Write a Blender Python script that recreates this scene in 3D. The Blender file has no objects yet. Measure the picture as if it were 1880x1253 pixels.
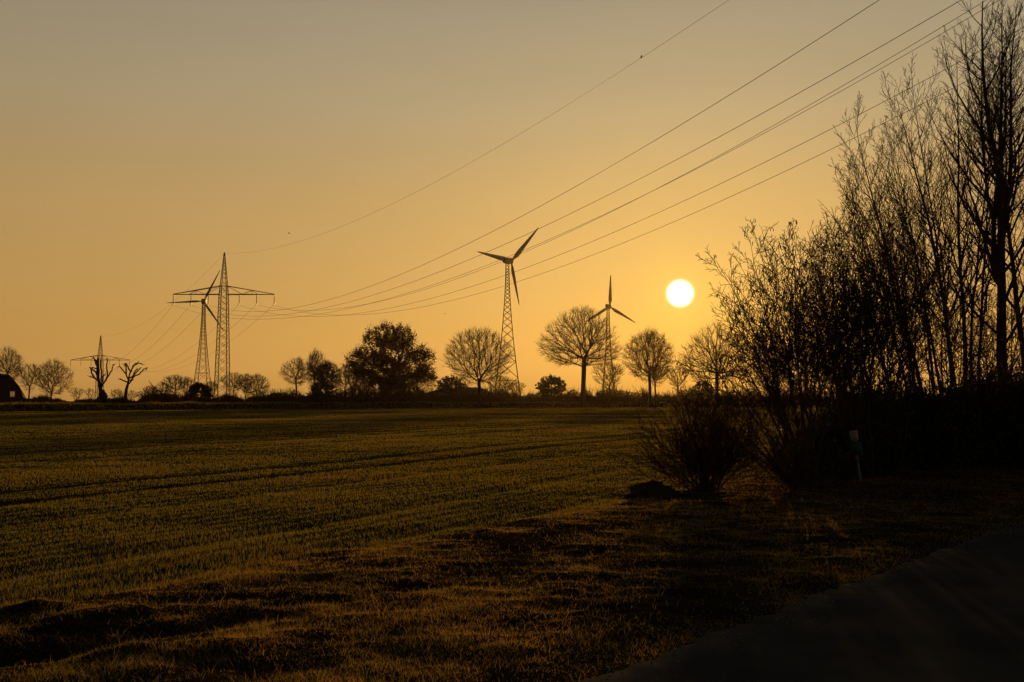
import bpy, math, random
import numpy as np

C = bpy.context.scene
COL = C.collection
R = math.radians

# ------------------------------------------------------------------ camera
F = 1828.0
TH = math.atan((735 - 626.5) / F)
CT, ST = math.cos(TH), math.sin(TH)
EYE = 1.6
cam_d = bpy.data.cameras.new("camera")
cam_d.sensor_width = 36.0
cam_d.lens = 36.0 * F / 1880.0
cam_d.clip_start = 0.1
cam_d.clip_end = 9000
cam = bpy.data.objects.new("camera", cam_d)
COL.objects.link(cam)
cam.location = (0, 0, EYE)
cam.rotation_euler = (math.pi / 2 + TH, 0, 0)
C.camera = cam

# ------------------------------------------------------------------ light
SUN_AZ = math.atan(310 / F)          # to the right of straight ahead (+Y)
SUN_EL = R(6.05)
sun_dir = (math.sin(SUN_AZ) * math.cos(SUN_EL), math.cos(SUN_AZ) * math.cos(SUN_EL), math.sin(SUN_EL))
sl = bpy.data.lights.new("sun", 'SUN')
sl.energy = 3.6
sl.angle = R(0.53)
sl.color = (1.0, 0.50, 0.15)
so = bpy.data.objects.new("sun", sl)
COL.objects.link(so)
so.rotation_euler = (math.pi / 2 - SUN_EL, 0, math.pi - SUN_AZ)

C.view_settings.view_transform = 'Standard'
C.view_settings.look = 'None'
C.view_settings.exposure = 0.0
C.view_settings.gamma = 1.0
C.render.engine = 'CYCLES'
C.cycles.use_denoising = True
C.cycles.max_bounces = 5
C.cycles.volume_bounces = 0
C.cycles.transparent_max_bounces = 8
C.cycles.volume_step_rate = 4

def lin(c):
    return tuple(((v / 255.0) / 12.92 if v / 255.0 <= 0.04045 else ((v / 255.0 + 0.055) / 1.055) ** 2.4) for v in c)

# world: dusty winter-dawn sky, gradient by elevation, brighter towards the sun
W = bpy.data.worlds.new("World")
C.world = W
W.use_nodes = True
wt = W.node_tree
for n in list(wt.nodes):
    wt.nodes.remove(n)
def wn(t, **k):
    n = wt.nodes.new(t)
    for a, b in k.items():
        setattr(n, a, b)
    return n
L = wt.links.new
def wmath(op, a, b=None, clamp=False):
    n = wn('ShaderNodeMath', operation=op); n.use_clamp = clamp
    for i, v in enumerate((a, b)):
        if v is None: continue
        if isinstance(v, (int, float)): n.inputs[i].default_value = v
        else: L(v, n.inputs[i])
    return n.outputs[0]
tc = wn('ShaderNodeTexCoord')
nrm = wn('ShaderNodeVectorMath', operation='NORMALIZE'); L(tc.outputs['Generated'], nrm.inputs[0])
sep = wn('ShaderNodeSeparateXYZ'); L(nrm.outputs[0], sep.inputs[0])
elev = sep.outputs['Z']
ramp = wn('ShaderNodeValToRGB'); L(elev, ramp.inputs[0])
SKY = [(0.00, (188, 138, 70)), (0.03, (200, 150, 80)), (0.075, (198, 151, 80)), (0.13, (195, 153, 89)),
       (0.20, (188, 153, 98)), (0.28, (172, 152, 116)), (0.36, (160, 146, 121)), (0.50, (116, 114, 110)),
       (0.72, (66, 76, 84)), (1.0, (50, 62, 74))]
cr = ramp.color_ramp
while len(cr.elements) > 1: cr.elements.remove(cr.elements[-1])
cr.elements[0].position = SKY[0][0]; cr.elements[0].color = (*lin(SKY[0][1]), 1)
for p, c in SKY[1:]:
    e = cr.elements.new(p); e.color = (*lin(c), 1)
dot = wn('ShaderNodeVectorMath', operation='DOT_PRODUCT'); L(nrm.outputs[0], dot.inputs[0]); dot.inputs[1].default_value = sun_dir
cosang = wmath('MINIMUM', dot.outputs['Value'], 1.0)
ang = wmath('ARCCOSINE', cosang)
# the half of the sky away from the sun is darker
side = wmath('MULTIPLY_ADD', cosang, 0.5); wt.nodes[-1].inputs[2].default_value = 0.5
side = wmath('POWER', side, 2.0)
side = wmath('MULTIPLY_ADD', side, 0.87); wt.nodes[-1].inputs[2].default_value = 0.13
def glow(width, col, power=1.0):
    x = wmath('DIVIDE', ang, width)
    x = wmath('POWER', x, power)
    x = wmath('MULTIPLY', x, -1.0)
    x = wmath('EXPONENT', x)
    v = wn('ShaderNodeVectorMath', operation='SCALE'); v.inputs[0].default_value = col
    L(x, v.inputs['Scale'])
    return v.outputs[0]
def add(a, b):
    v = wn('ShaderNodeVectorMath', operation='ADD'); L(a, v.inputs[0]); L(b, v.inputs[1]); return v.outputs[0]
cmap = wn('ShaderNodeMapping'); cmap.inputs['Scale'].default_value = (1.5, 1.5, 9.0); cmap.inputs['Rotation'].default_value = (0, 0.25, 0.3); L(nrm.outputs[0], cmap.inputs[0])
cn = wn('ShaderNodeTexNoise'); cn.inputs['Scale'].default_value = 2.2; cn.inputs['Detail'].default_value = 5; L(cmap.outputs[0], cn.inputs['Vector'])
cv_ = wmath('MULTIPLY_ADD', cn.outputs['Fac'], 0.10); wt.nodes[-1].inputs[2].default_value = 0.95
side = wmath('MULTIPLY', side, cv_)
base = wn('ShaderNodeVectorMath', operation='SCALE'); L(ramp.outputs[0], base.inputs[0]); L(side, base.inputs['Scale'])
tot = base.outputs[0]
GLOWS = [(0.30, (0.0, 0.0, -0.028), 1.3), (0.085, (0.015, 0.006, -0.02), 1.2), (0.025, (0.24, 0.16, 0.003), 1.2),
         (0.0119, (3.5, 3.2, 2.6), 6.0), ]
for w_, c_, p_ in GLOWS:
    tot = add(tot, glow(w_, c_, p_))
nish = wn('ShaderNodeTexSky', sky_type='NISHITA'); nish.sun_disc = False
nish.sun_elevation = SUN_EL; nish.sun_rotation = SUN_AZ
nish.air_density = 1.0; nish.dust_density = 4.0
ns = wn('ShaderNodeVectorMath', operation='SCALE'); L(nish.outputs[0], ns.inputs[0]); ns.inputs['Scale'].default_value = 0.004
tot = add(tot, ns.outputs[0])
bg = wn('ShaderNodeBackground'); L(tot, bg.inputs[0]); bg.inputs[1].default_value = 1.0
wo = wn('ShaderNodeOutputWorld'); L(bg.outputs[0], wo.inputs[0])

# ------------------------------------------------------------------ helpers
def P(px, py, Y):
    """pixel of the photograph at distance Y -> point in the place"""
    u = (px - 940) / F; v = (626.5 - py) / F
    y = CT - v * ST; z = ST + v * CT
    return np.array([u / y * Y, Y, EYE + z / y * Y])
def X(px, Y): return (px - 940) / F * Y
def Z(py, Y): return P(940, py, Y)[2]

def mesh(name, V, faces_list, mat, parent=None, attrs=None, smooth=False):
    """faces_list: list of (n,k) int arrays"""
    me = bpy.data.meshes.new(name)
    V = np.asarray(V, dtype=np.float32)
    me.vertices.add(len(V)); me.vertices.foreach_set('co', V.ravel())
    fl = [np.asarray(f, dtype=np.int32) for f in faces_list if len(f)]
    nl = sum(f.size for f in fl); nf = sum(len(f) for f in fl)
    me.loops.add(nl); me.polygons.add(nf)
    me.loops.foreach_set('vertex_index', np.concatenate([f.ravel() for f in fl]))
    starts = []; tot_ = []
    s = 0
    for f in fl:
        k = f.shape[1]
        starts.append(s + np.arange(len(f)) * k); tot_.append(np.full(len(f), k)); s += f.size
    me.polygons.foreach_set('loop_start', np.concatenate(starts).astype(np.int32))
    me.polygons.foreach_set('loop_total', np.concatenate(tot_).astype(np.int32))
    if smooth: me.polygons.foreach_set('use_smooth', np.ones(nf, dtype=bool))
    if attrs:
        for an, (dom, data) in attrs.items():
            at = me.attributes.new(an, 'FLOAT', dom)
            at.data.foreach_set('value', np.asarray(data, dtype=np.float32))
    me.update(); me.validate()
    me.materials.append(mat)
    o = bpy.data.objects.new(name, me); COL.objects.link(o)
    if parent: o.parent = parent
    return o

def tag(o, label=None, cat=None, group=None, kind=None):
    if label: o['label'] = label
    if cat: o['category'] = cat
    if group: o['group'] = group
    if kind: o['kind'] = kind
    return o

def thing(name, loc, label, cat, group=None, rz=0):
    o = bpy.data.objects.new(name, None); COL.objects.link(o)
    o.empty_display_size = 0.3
    o.location = tuple(float(v) for v in loc); o.rotation_euler = (0, 0, rz)
    return tag(o, label, cat, group)

class MB:
    def __init__(s): s.V = []; s.Q = []; s.T = []; s.n = 0
    def add(s, V, Q=None, T=None):
        V = np.asarray(V, float).reshape(-1, 3)
        if Q is not None and len(Q): s.Q.append(np.asarray(Q).reshape(-1, 4) + s.n)
        if T is not None and len(T): s.T.append(np.asarray(T).reshape(-1, 3) + s.n)
        s.V.append(V); s.n += len(V)
    def bar(s, a, b, w, h=None):
        a = np.asarray(a, float); b = np.asarray(b, float); h = h or w
        d = b - a; d /= np.linalg.norm(d)
        r = np.array([0, 0, 1.]) if abs(d[2]) < .9 else np.array([1., 0, 0])
        u = np.cross(d, r); u /= np.linalg.norm(u); v = np.cross(d, u)
        V = [p + u * su * w / 2 + v * sv * h / 2 for p in (a, b) for su, sv in ((-1, -1), (1, -1), (1, 1), (-1, 1))]
        s.add(V, [(0, 1, 2, 3), (7, 6, 5, 4), (0, 4, 5, 1), (1, 5, 6, 2), (2, 6, 7, 3), (3, 7, 4, 0)])
    def box(s, c, d):
        c = np.asarray(c, float); d = np.asarray(d, float) / 2
        V = [c + d * np.array(k) for k in ((-1,-1,-1),(1,-1,-1),(1,1,-1),(-1,1,-1),(-1,-1,1),(1,-1,1),(1,1,1),(-1,1,1))]
        s.add(V, [(3,2,1,0),(4,5,6,7),(0,1,5,4),(1,2,6,5),(2,3,7,6),(3,0,4,7)])
    def lathe(s, prof, c, n=10):
        """prof: list of (r,z)"""
        c = np.asarray(c, float); V = []
        for r, z in prof:
            for k in range(n):
                a = 2 * math.pi * k / n
                V.append(c + np.array([r * math.cos(a), r * math.sin(a), z]))
        Q = [(i * n + k, i * n + (k + 1) % n, (i + 1) * n + (k + 1) % n, (i + 1) * n + k) for i in range(len(prof) - 1) for k in range(n)]
        s.add(V, Q)
    def tubes(s, polys, sides=3):
        V, Q, T = tube_arrays(polys, sides); s.add(V, Q, T)
    def build(s, name, mat, parent=None, smooth=False, attrs=None):
        V = np.concatenate(s.V)
        fl = []
        if s.Q: fl.append(np.concatenate(s.Q))
        if s.T: fl.append(np.concatenate(s.T))
        return mesh(name, V, fl, mat, parent, attrs, smooth)

def tube_arrays(polys, sides):
    """polys: list of (pts (N,3), radii (N,)) -> V, quads"""
    polys = [p for p in polys if len(p[0]) >= 2]
    pts = np.concatenate([np.asarray(p[0], float) for p in polys])
    rad = np.concatenate([np.asarray(p[1], float) for p in polys])
    ln = np.array([len(p[0]) for p in polys])
    pid = np.repeat(np.arange(len(polys)), ln)
    N = len(pts)
    nxt = np.minimum(np.arange(N) + 1, N - 1); prv = np.maximum(np.arange(N) - 1, 0)
    nxt = np.where(pid[nxt] == pid, nxt, np.arange(N)); prv = np.where(pid[prv] == pid, prv, np.arange(N))
    t = pts[nxt] - pts[prv]; t /= np.linalg.norm(t, axis=1)[:, None] + 1e-9
    starts = np.concatenate([[0], np.cumsum(ln)[:-1]])
    ends = np.cumsum(ln) - 1
    main = pts[ends] - pts[starts]; main /= np.linalg.norm(main, axis=1)[:, None] + 1e-9
    ref = np.where((np.abs(main[:, 2]) < .8)[:, None], np.array([[0, 0, 1.]]), np.array([[1., 0, 0]]))[pid]
    u = np.cross(t, ref); u /= np.linalg.norm(u, axis=1)[:, None] + 1e-9
    v = np.cross(t, u)
    a = np.arange(sides) * 2 * math.pi / sides
    V = pts[:, None, :] + rad[:, None, None] * (np.cos(a)[None, :, None] * u[:, None, :] + np.sin(a)[None, :, None] * v[:, None, :])
    V = V.reshape(-1, 3)
    i = np.where(pid[np.minimum(np.arange(N) + 1, N - 1)] == pid)[0]; i = i[i < N - 1]
    k = np.arange(sides); k2 = (k + 1) % sides
    Q = np.stack([i[:, None] * sides + k, i[:, None] * sides + k2, (i[:, None] + 1) * sides + k2, (i[:, None] + 1) * sides + k], -1).reshape(-1, 4)
    return V, Q, None

# value noise
_perm = np.random.RandomState(5).rand(512, 512)
def noise(x, y):
    x = np.asarray(x, float); y = np.asarray(y, float)
    xi = np.floor(x).astype(int); yi = np.floor(y).astype(int)
    fx = x - xi; fy = y - yi
    fx = fx * fx * (3 - 2 * fx); fy = fy * fy * (3 - 2 * fy)
    g = lambda a, b: _perm[a & 511, b & 511]
    return (g(xi, yi) * (1 - fx) + g(xi + 1, yi) * fx) * (1 - fy) + (g(xi, yi + 1) * (1 - fx) + g(xi + 1, yi + 1) * fx) * fy - 0.5
def fbm(x, y, o=4):
    s = 0; a = 1.0
    for k in range(o):
        s = s + a * noise(x * 2 ** k + 17.3 * k, y * 2 ** k + 9.1 * k); a *= 0.5
    return s
def sstep(a, b, x):
    t = np.clip((x - a) / (b - a), 0, 1); return t * t * (3 - 2 * t)

# ------------------------------------------------------------------ materials
def material(name, col, rough=0.8, col2=None, scale=3.0, detail=4.0, bump=0.0, bscale=None, attr=None, spec=0.3, metallic=0.0, transl=None, coord='Object', stretch=None):
    m = bpy.data.materials.new(name); m.use_nodes = True
    t = m.node_tree; b = t.nodes['Principled BSDF']
    b.inputs['Roughness'].default_value = rough; b.inputs['Metallic'].default_value = metallic
    b.inputs['Specular IOR Level'].default_value = spec
    b.inputs['Base Color'].default_value = (*col, 1)
    tcn = t.nodes.new('ShaderNodeTexCoord')
    src = tcn.outputs[coord]
    if stretch:
        mp = t.nodes.new('ShaderNodeMapping'); mp.inputs['Scale'].default_value = stretch
        t.links.new(src, mp.inputs[0]); src = mp.outputs[0]
    colout = None
    if col2:
        mx = t.nodes.new('ShaderNodeMix'); mx.data_type = 'RGBA'
        mx.inputs['A'].default_value = (*col, 1); mx.inputs['B'].default_value = (*col2, 1)
        if attr:
            at = t.nodes.new('ShaderNodeAttribute'); at.attribute_name = attr
            t.links.new(at.outputs['Fac'], mx.inputs['Factor'])
        else:
            nz = t.nodes.new('ShaderNodeTexNoise'); nz.inputs['Scale'].default_value = scale; nz.inputs['Detail'].default_value = detail
            t.links.new(src, nz.inputs['Vector'])
            rp = t.nodes.new('ShaderNodeMapRange'); rp.inputs[1].default_value = .35; rp.inputs[2].default_value = .65
            t.links.new(nz.outputs['Fac'], rp.inputs[0]); t.links.new(rp.outputs[0], mx.inputs['Factor'])
        colout = mx.outputs['Result']
        t.links.new(colout, b.inputs['Base Color'])
    if bump:
        nz2 = t.nodes.new('ShaderNodeTexNoise'); nz2.inputs['Scale'].default_value = bscale or scale * 4; nz2.inputs['Detail'].default_value = 5
        t.links.new(src, nz2.inputs['Vector'])
        bp = t.nodes.new('ShaderNodeBump'); bp.inputs['Strength'].default_value = 1.0; bp.inputs['Distance'].default_value = bump
        t.links.new(nz2.outputs['Fac'], bp.inputs['Height']); t.links.new(bp.outputs[0], b.inputs['Normal'])
    if transl is not None:
        tr = t.nodes.new('ShaderNodeBsdfTranslucent'); tr.inputs[0].default_value = (*col, 1)
        if colout is not None: t.links.new(colout, tr.inputs[0])
        ms = t.nodes.new('ShaderNodeMixShader'); ms.inputs[0].default_value = transl
        out = t.nodes['Material Output']
        t.links.new(b.outputs[0], ms.inputs[1]); t.links.new(tr.outputs[0], ms.inputs[2]); t.links.new(ms.outputs[0], out.inputs[0])
    return m

M = {}
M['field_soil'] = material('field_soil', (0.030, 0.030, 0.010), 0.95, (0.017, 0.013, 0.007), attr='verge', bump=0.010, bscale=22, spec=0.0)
M['asphalt'] = material('asphalt', (0.036, 0.037, 0.037), 0.9, (0.058, 0.055, 0.050), scale=1.3, detail=8, bump=0.0012, bscale=110, spec=0.0)
M['crop'] = material('crop_blades', (0.14, 0.145, 0.020), 0.65, (0.23, 0.165, 0.030), attr='dry', transl=0.5, spec=0.12)
M['rough'] = material('rough_grass', (0.13, 0.12, 0.022), 0.7, (0.40, 0.26, 0.075), attr='dry', transl=0.5, spec=0.0)
M['bark'] = material('bark', (0.050, 0.036, 0.024), 0.9, (0.085, 0.065, 0.045), scale=2.5, bump=0.02, bscale=12, spec=0.15)
M['twig'] = material('twig', (0.075, 0.042, 0.022), 0.8, (0.05, 0.03, 0.018), scale=1.5, spec=0.2)
M['birch_bark'] = material('birch_bark', (0.35, 0.31, 0.26), 0.8, (0.06, 0.05, 0.04), scale=2.0, spec=0.2, stretch=(1, 1, 4))
M['dry_leaf'] = material('dry_leaf', (0.11, 0.055, 0.02), 0.8, (0.07, 0.04, 0.016), scale=1.0, transl=0.25, spec=0.15)
M['evergreen'] = material('evergreen_leaf', (0.030, 0.045, 0.014), 0.7, (0.045, 0.055, 0.02), scale=1.0, transl=0.12, spec=0.2)
M['catkin'] = material('catkin', (0.14, 0.10, 0.03), 0.8, (0.10, 0.07, 0.025), scale=20, transl=0.2)
M['soil'] = material('dark_soil', (0.032, 0.023, 0.015), 0.95, (0.05, 0.036, 0.022), scale=6, bump=0.03, bscale=18, spec=0.1)
M['steel'] = material('galvanised_steel', (0.16, 0.155, 0.15), 0.6, (0.11, 0.09, 0.07), scale=2, spec=0.4, metallic=0.4)
M['steel_dark'] = material('weathered_steel', (0.13, 0.11, 0.095), 0.7, (0.09, 0.07, 0.055), scale=1.0, spec=0.3, metallic=0.3)
M['insul'] = material('insulator_porcelain', (0.09, 0.05, 0.03), 0.3, (0.07, 0.04, 0.03), scale=4, spec=0.5)
M['wire'] = material('conductor', (0.10, 0.095, 0.09), 0.6, (0.07, 0.065, 0.06), scale=1, metallic=0.5)
M['blade'] = material('turbine_paint', (0.42, 0.40, 0.38), 0.5, (0.36, 0.34, 0.32), scale=0.6, spec=0.4)
M['wall'] = material('brick_wall', (0.075, 0.045, 0.035), 0.9, (0.055, 0.035, 0.028), scale=5, bump=0.01, bscale=30)
M['thatch'] = material('dark_roof', (0.05, 0.04, 0.03), 0.95, (0.035, 0.028, 0.02), scale=3, bump=0.03, bscale=14)
M['barn_roof'] = material('cement_roof', (0.13, 0.105, 0.085), 0.75, (0.09, 0.07, 0.05), scale=1.2, bump=0.02, bscale=5)
M['barn_wall'] = material('barn_boards', (0.07, 0.05, 0.035), 0.9, (0.05, 0.035, 0.025), scale=4, stretch=(6, 6, 1))
M['ridge'] = material('ridge_sheet', (0.45, 0.44, 0.42), 0.5, (0.35, 0.33, 0.3), scale=2)
M['frame'] = material('window_frame', (0.5, 0.48, 0.44), 0.6, (0.42, 0.4, 0.36), scale=6)
M['post'] = material('grey_post_plastic', (0.38, 0.38, 0.37), 0.6, (0.28, 0.28, 0.27), scale=9)
M['plate'] = material('white_plate', (0.42, 0.42, 0.40), 0.5, (0.34, 0.34, 0.32), scale=12)
M['plate_green'] = material('green_plate', (0.02, 0.12, 0.10), 0.5, (0.03, 0.09, 0.08), scale=12)
M['ink'] = material('plate_marks', (0.04, 0.05, 0.05), 0.6, (0.06, 0.07, 0.07), scale=10)
M['feather'] = material('feather', (0.03, 0.028, 0.026), 0.7, (0.05, 0.045, 0.04), scale=12)
mw = bpy.data.materials.new('pane_sky_glow'); mw.use_nodes = True
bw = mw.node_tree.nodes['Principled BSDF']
bw.inputs['Base Color'].default_value = (0.2, 0.12, 0.05, 1); bw.inputs['Emission Color'].default_value = (1, 0.45, 0.1, 1); bw.inputs['Emission Strength'].default_value = 0.22  # emission put into the pane for sky seen through the house, no lamp inside
M['sky_pane'] = mw

# ------------------------------------------------------------------ ground
def sv(x, y): return (x - 1.8) * .833 - (y - 16.2) * .553          # >0: rough verge, <0: field
def sr(x, y): return (x - .93) * .762 - (y - 6.37) * .647          # >0: road
EX, EY = P(0, 757, 133)[:2]; 
def edge_d(x, y):                                                   # >0 beyond the far edge of the field
    Ye = np.interp(x, [-400, -68.4, -33.9, 31, 80, 500], [-20, 133, 186, 232, 250, 330])
    return (y - Ye) * 0.72
DROP_Y = [-1e5, 262, 330, 395, 470, 670, 1500, 5000]
DROP_Z = [0, 0, -5.0, -8.5, -11, -16, -26, -45]
def height(x, y, fine=True):
    x = np.asarray(x, float); y = np.asarray(y, float)
    s = sv(x, y); r = sr(x, y)
    verge = sstep(-0.4, 0.5, s + 1.1 * noise(x * .9, y * .9))
    road = sstep(-0.5, 0.0, r) * (1 - sstep(5.3, 5.8, r))
    e = edge_d(x, y)
    bank = sstep(0.3, 5.0, e)
    h = 0.16 * noise(x / 11, y / 11) * sstep(14, 40, y) * (1 - bank)
    # field: seed rows and wheel tracks
    rr = x * .89 - y * .45
    fld = (1 - verge) * (1 - bank)
    h = h + fld * (0.027 * fbm(x / .9, y / .7, 3) + 0.007 * np.sin(rr * 2 * math.pi / 0.35) * (1 - sstep(25, 45, y)))
    for k in range(-8, 3):
        for o in (0, 1.8):
            q = rr + 15.8 + 15.0 * k - o + 0.12 * noise(x / 6, y / 6)
            h = h - fld * 0.065 * np.exp(-(q / .22) ** 2)
        q = rr + 8.2 + 15.0 * k + 0.2 * noise(x / 7, y / 7)
        h = h - fld * 0.05 * np.exp(-(q / .3) ** 2)
        q = rr + 11.6 + 15.0 * k + 0.2 * noise(x / 5, y / 5)
        h = h - fld * 0.035 * np.exp(-(q / .4) ** 2)
    # furrow where field and verge meet
    h = h - 0.03 * np.exp(-((s + .15) / .3) ** 2) 
    # verge hummocks
    vg = verge * (1 - road) * (1 - bank)
    h = h + vg * (0.052 * fbm(x / .36, y / .24, 4) + 0.02 * noise(x / 2.2, y / 1.6) + .01)
    # hollow and humps in the left foreground
    def ell(px, py, ang, a, b):
        Yc = EYE * F / (py - 735.); xc = X(px, Yc)
        dx = x - xc + .35 * fbm(x * 2.1, y * 2.1, 3); dy = y - Yc + .22 * fbm(x * 2.6 + 7, y * 2.6, 3); c_, s_ = math.cos(ang), math.sin(ang)
        u = (dx * c_ + dy * s_) / a; v = (-dx * s_ + dy * c_) / b
        return np.exp(-(u * u + v * v) ** 1.2)
    h = h - 0.11 * ell(400, 1140, .55, .75, .17) - .12 * ell(590, 1100, .7, .25, .10)
    h = h + 0.07 * ell(60, 1112, .3, .30, .15) + 0.07 * ell(200, 1128, .2, .45, .16)
    h = h - 0.14 * ell(40, 1190, .3, .9, .3)
    h = h + 0.05 * ell(330, 1190, .3, .8, .18)
    # soil heap beside the shrub
    h = h * (1 - road) + road * (-0.01)
    h = h - 0.015 * np.exp(-((r + .25) / .18) ** 2) * (1 - bank)
    h = h + bank * (1.0 + 0.25 * noise(x / 3, y / 3) + 0.1 * noise(x, y)) - 0.35 * np.exp(-((e + .2) / 1.0) ** 2)
    h = h + np.interp(y, DROP_Y, DROP_Z)
    return h

def steps(a, b, s0, g):
    out = [a]; s = s0
    while out[-1] < b:
        s = max(s0, g * (out[-1] - a + s0 / g)); out.append(out[-1] + s)
    return out
xr = np.arange(0, 7, .05).tolist(); s = .05
while xr[-1] < 1980: s *= 1.035; xr.append(xr[-1] + s)
xr = np.array(xr); xs = np.concatenate([-xr[:0:-1], xr])
ya = [4.2]
while ya[-1] < 1980: ya.append(ya[-1] + max(.045, .0062 * ya[-1]))
yb = [4.15]; s = .2
while yb[-1] > -60: s *= 1.3; yb.append(yb[-1] - s)
ys = np.array(yb[::-1] + ya)
gx, gy = np.meshgrid(xs, ys)
gz = height(gx, gy)
nx, ny = len(xs), len(ys)
idx = np.arange(nx * ny).reshape(ny, nx)
Qg = np.stack([idx[:-1, :-1], idx[:-1, 1:], idx[1:, 1:], idx[1:, :-1]], -1).reshape(-1, 4)
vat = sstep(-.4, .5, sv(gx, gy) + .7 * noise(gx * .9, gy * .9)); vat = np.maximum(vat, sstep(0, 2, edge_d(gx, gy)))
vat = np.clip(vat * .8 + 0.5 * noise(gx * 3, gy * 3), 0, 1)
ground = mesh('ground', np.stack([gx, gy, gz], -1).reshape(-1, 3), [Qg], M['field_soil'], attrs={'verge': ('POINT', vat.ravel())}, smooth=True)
tag(ground, 'winter field with a rough verge in front and low land beyond', 'ground', kind='structure')

# road: a sheet of its own with a worn, uneven edge
du = np.array([.647, .762]); nu = np.array([.762, -.647]); o0 = np.array([.93, 6.37])
tt = np.concatenate([np.arange(-14, 14, .08), np.arange(14, 90, .8)])
ws = np.concatenate([[0, .02], np.arange(.25, 5.2, .25), [5.3]])
VV = []
for t_ in tt:
    w0 = 0.08 * float(noise(t_ * .5, 3.3)) + 0.10 * float(fbm(t_ * 6, 8.3)) - .02
    for w_ in ws:
        p = o0 + du * t_ + nu * (w_ + (w0 if w_ < .2 else 0))
        zc = 0.012 + 0.02 * (1 - ((w_ - 2.6) / 2.6) ** 2) if w_ > 0 else -0.02
        VV.append((p[0], p[1], zc))
n1, n2 = len(tt), len(ws)
ii = np.arange(n1 * n2).reshape(n1, n2)
Qr = np.stack([ii[:-1, :-1], ii[:-1, 1:], ii[1:, 1:], ii[1:, :-1]], -1).reshape(-1, 4)
road = mesh('road', VV, [Qr[:, ::-1]], M['asphalt'], smooth=True)
tag(road, 'dark asphalt lane with a crumbled edge', 'road', kind='structure')

# ------------------------------------------------------------------ grass
rs = np.random.RandomState(11)
def blades(name, x, y, hgt, wid, dry, mat, lean=.35, near=None, z=None):
    n = len(x)
    z = height(x, y) - .01 if z is None else z
    a = rs.rand(n) * 2 * math.pi; b = rs.rand(n) * 2 * math.pi
    w = np.stack([np.cos(a), np.sin(a), 0 * a], -1) * (wid / 2)[:, None]
    l = np.stack([np.cos(b), np.sin(b), 0 * b], -1) * (hgt * lean * (0.3 + rs.rand(n)))[:, None]
    p = np.stack([x, y, z], -1)
    up = np.array([0, 0, 1.])
    v0 = p - w; v1 = p + w
    m1 = p + l * .35 + up * (hgt * .55)[:, None] - w * .75
    m2 = p + l * .35 + up * (hgt * .55)[:, None] + w * .75
    tp = p + l * 1.1 + up * (hgt * (1 - .25 * rs.rand(n)))[:, None]
    V = np.stack([v0, v1, m1, m2, tp], 1).reshape(-1, 3)
    k = np.arange(n)[:, None] * 5
    Q = np.concatenate([k, k + 1, k + 3, k + 2], 1); T = np.concatenate([k + 2, k + 3, k + 4], 1)
    return mesh(name, V, [Q, T], mat, attrs={'dry': ('POINT', np.repeat(dry, 5))})

def fan_points(n, y0, y1, pw, half=.64):
    """positions spread over a fan in front of the lane, density falling with distance"""
    u = rs.rand(n)
    k = 2 - pw
    y = (y0 ** k + u * (y1 ** k - y0 ** k)) ** (1 / k)
    x = (rs.rand(n) * 2 - 1) * (half * y + 1.2)
    return x, y
# crop
x, y = fan_points(1000000, 7, 235, 1.75)
m = (sv(x, y) + .5 * noise(x * .9, y * .9) < 0.1) & (edge_d(x, y) < 0)
x, y = x[m], y[m]
rr = x * .89 - y * .45
tram = np.zeros(len(x))
for k in range(-8, 3):
    for o in (0, 1.8):
        tram = np.maximum(tram, np.exp(-((rr + 15.8 + 15 * k - o) / .3) ** 2))
keep = rs.rand(len(x)) > tram * .75
x, y, tram = x[keep], y[keep], tram[keep]
pat = noise(x / 1.7, y / 1.7) + .6 * noise(x / 7, y / 7) + .4 * noise(x / .5, y / .5)
hg = (.036 + .034 * rs.rand(len(x))) * (1 + .8 * pat) * (1 - .5 * tram)
wd = .0050 * np.maximum(y / 9, 1) ** .87
dr = np.clip(.25 + .5 * pat + .3 * rs.rand(len(x)), 0, 1)
g = blades('crop_grass', x, y, hg, wd, dr, M['crop'])
tag(g, 'short green winter crop covering the wide field', 'crop', kind='stuff')
# verge
x, y = fan_points(1500000, 4.6, 60, 1.7)
x2 = x
s_ = sv(x, y); r_ = sr(x, y)
clump = noise(x / .45, y / .45) + .8 * noise(x / 1.3, y / 1.3)
m = (s_ + .5 * noise(x * .9, y * .9) > -.1) & (r_ < .12 + .5 * noise(x * 3.3, y * 3.3)) | (r_ > 5.5)
m &= rs.rand(len(x)) < np.clip(.85 + .9 * clump, .5, 1) * np.clip((-r_ + .35) / 1.0, .12, 1) + (r_ > 5.5)
x, y, clump = x[m], y[m], clump[m]
fringe = np.exp(-((sv(x, y) - .4) / .6) ** 2)
hg = (.015 + .027 * rs.rand(len(x)) ** 2) * (1 + 1.3 * np.clip(clump, -.5, 1)) + .012 * fringe * rs.rand(len(x)) + .05 * (rs.rand(len(x)) < .03)
wd = .0028 * np.maximum(y / 7, 1) ** .9
dr = np.clip(.48 + .7 * noise(x / .8 + 9, y / .8) + .4 * (rs.rand(len(x)) - .5), 0, 1)
g = blades('verge_grass', x, y, hg, wd, dr, M['rough'], lean=.9)
tag(g, 'rough dry tufted grass on the verge beside the lane', 'grass', kind='stuff')
# bank at the far side of the field
n = 60000
xb = -110 + 260 * rs.rand(n); Ye = np.interp(xb, [-400, -68.4, -33.9, 31, 80, 500], [-20, 133, 186, 232, 250, 330])
yb_ = Ye + 1 + 14 * rs.rand(n)
g = blades('bank_grass', xb, yb_, (.12 + .28 * rs.rand(n) ** 2) * (1 + noise(xb / 3, yb_ / 3)), np.full(n, .07), rs.rand(n) * .6, M['rough'], lean=.6)
tag(g, 'uneven grass on the low bank behind the field', 'grass', kind='stuff')

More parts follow.
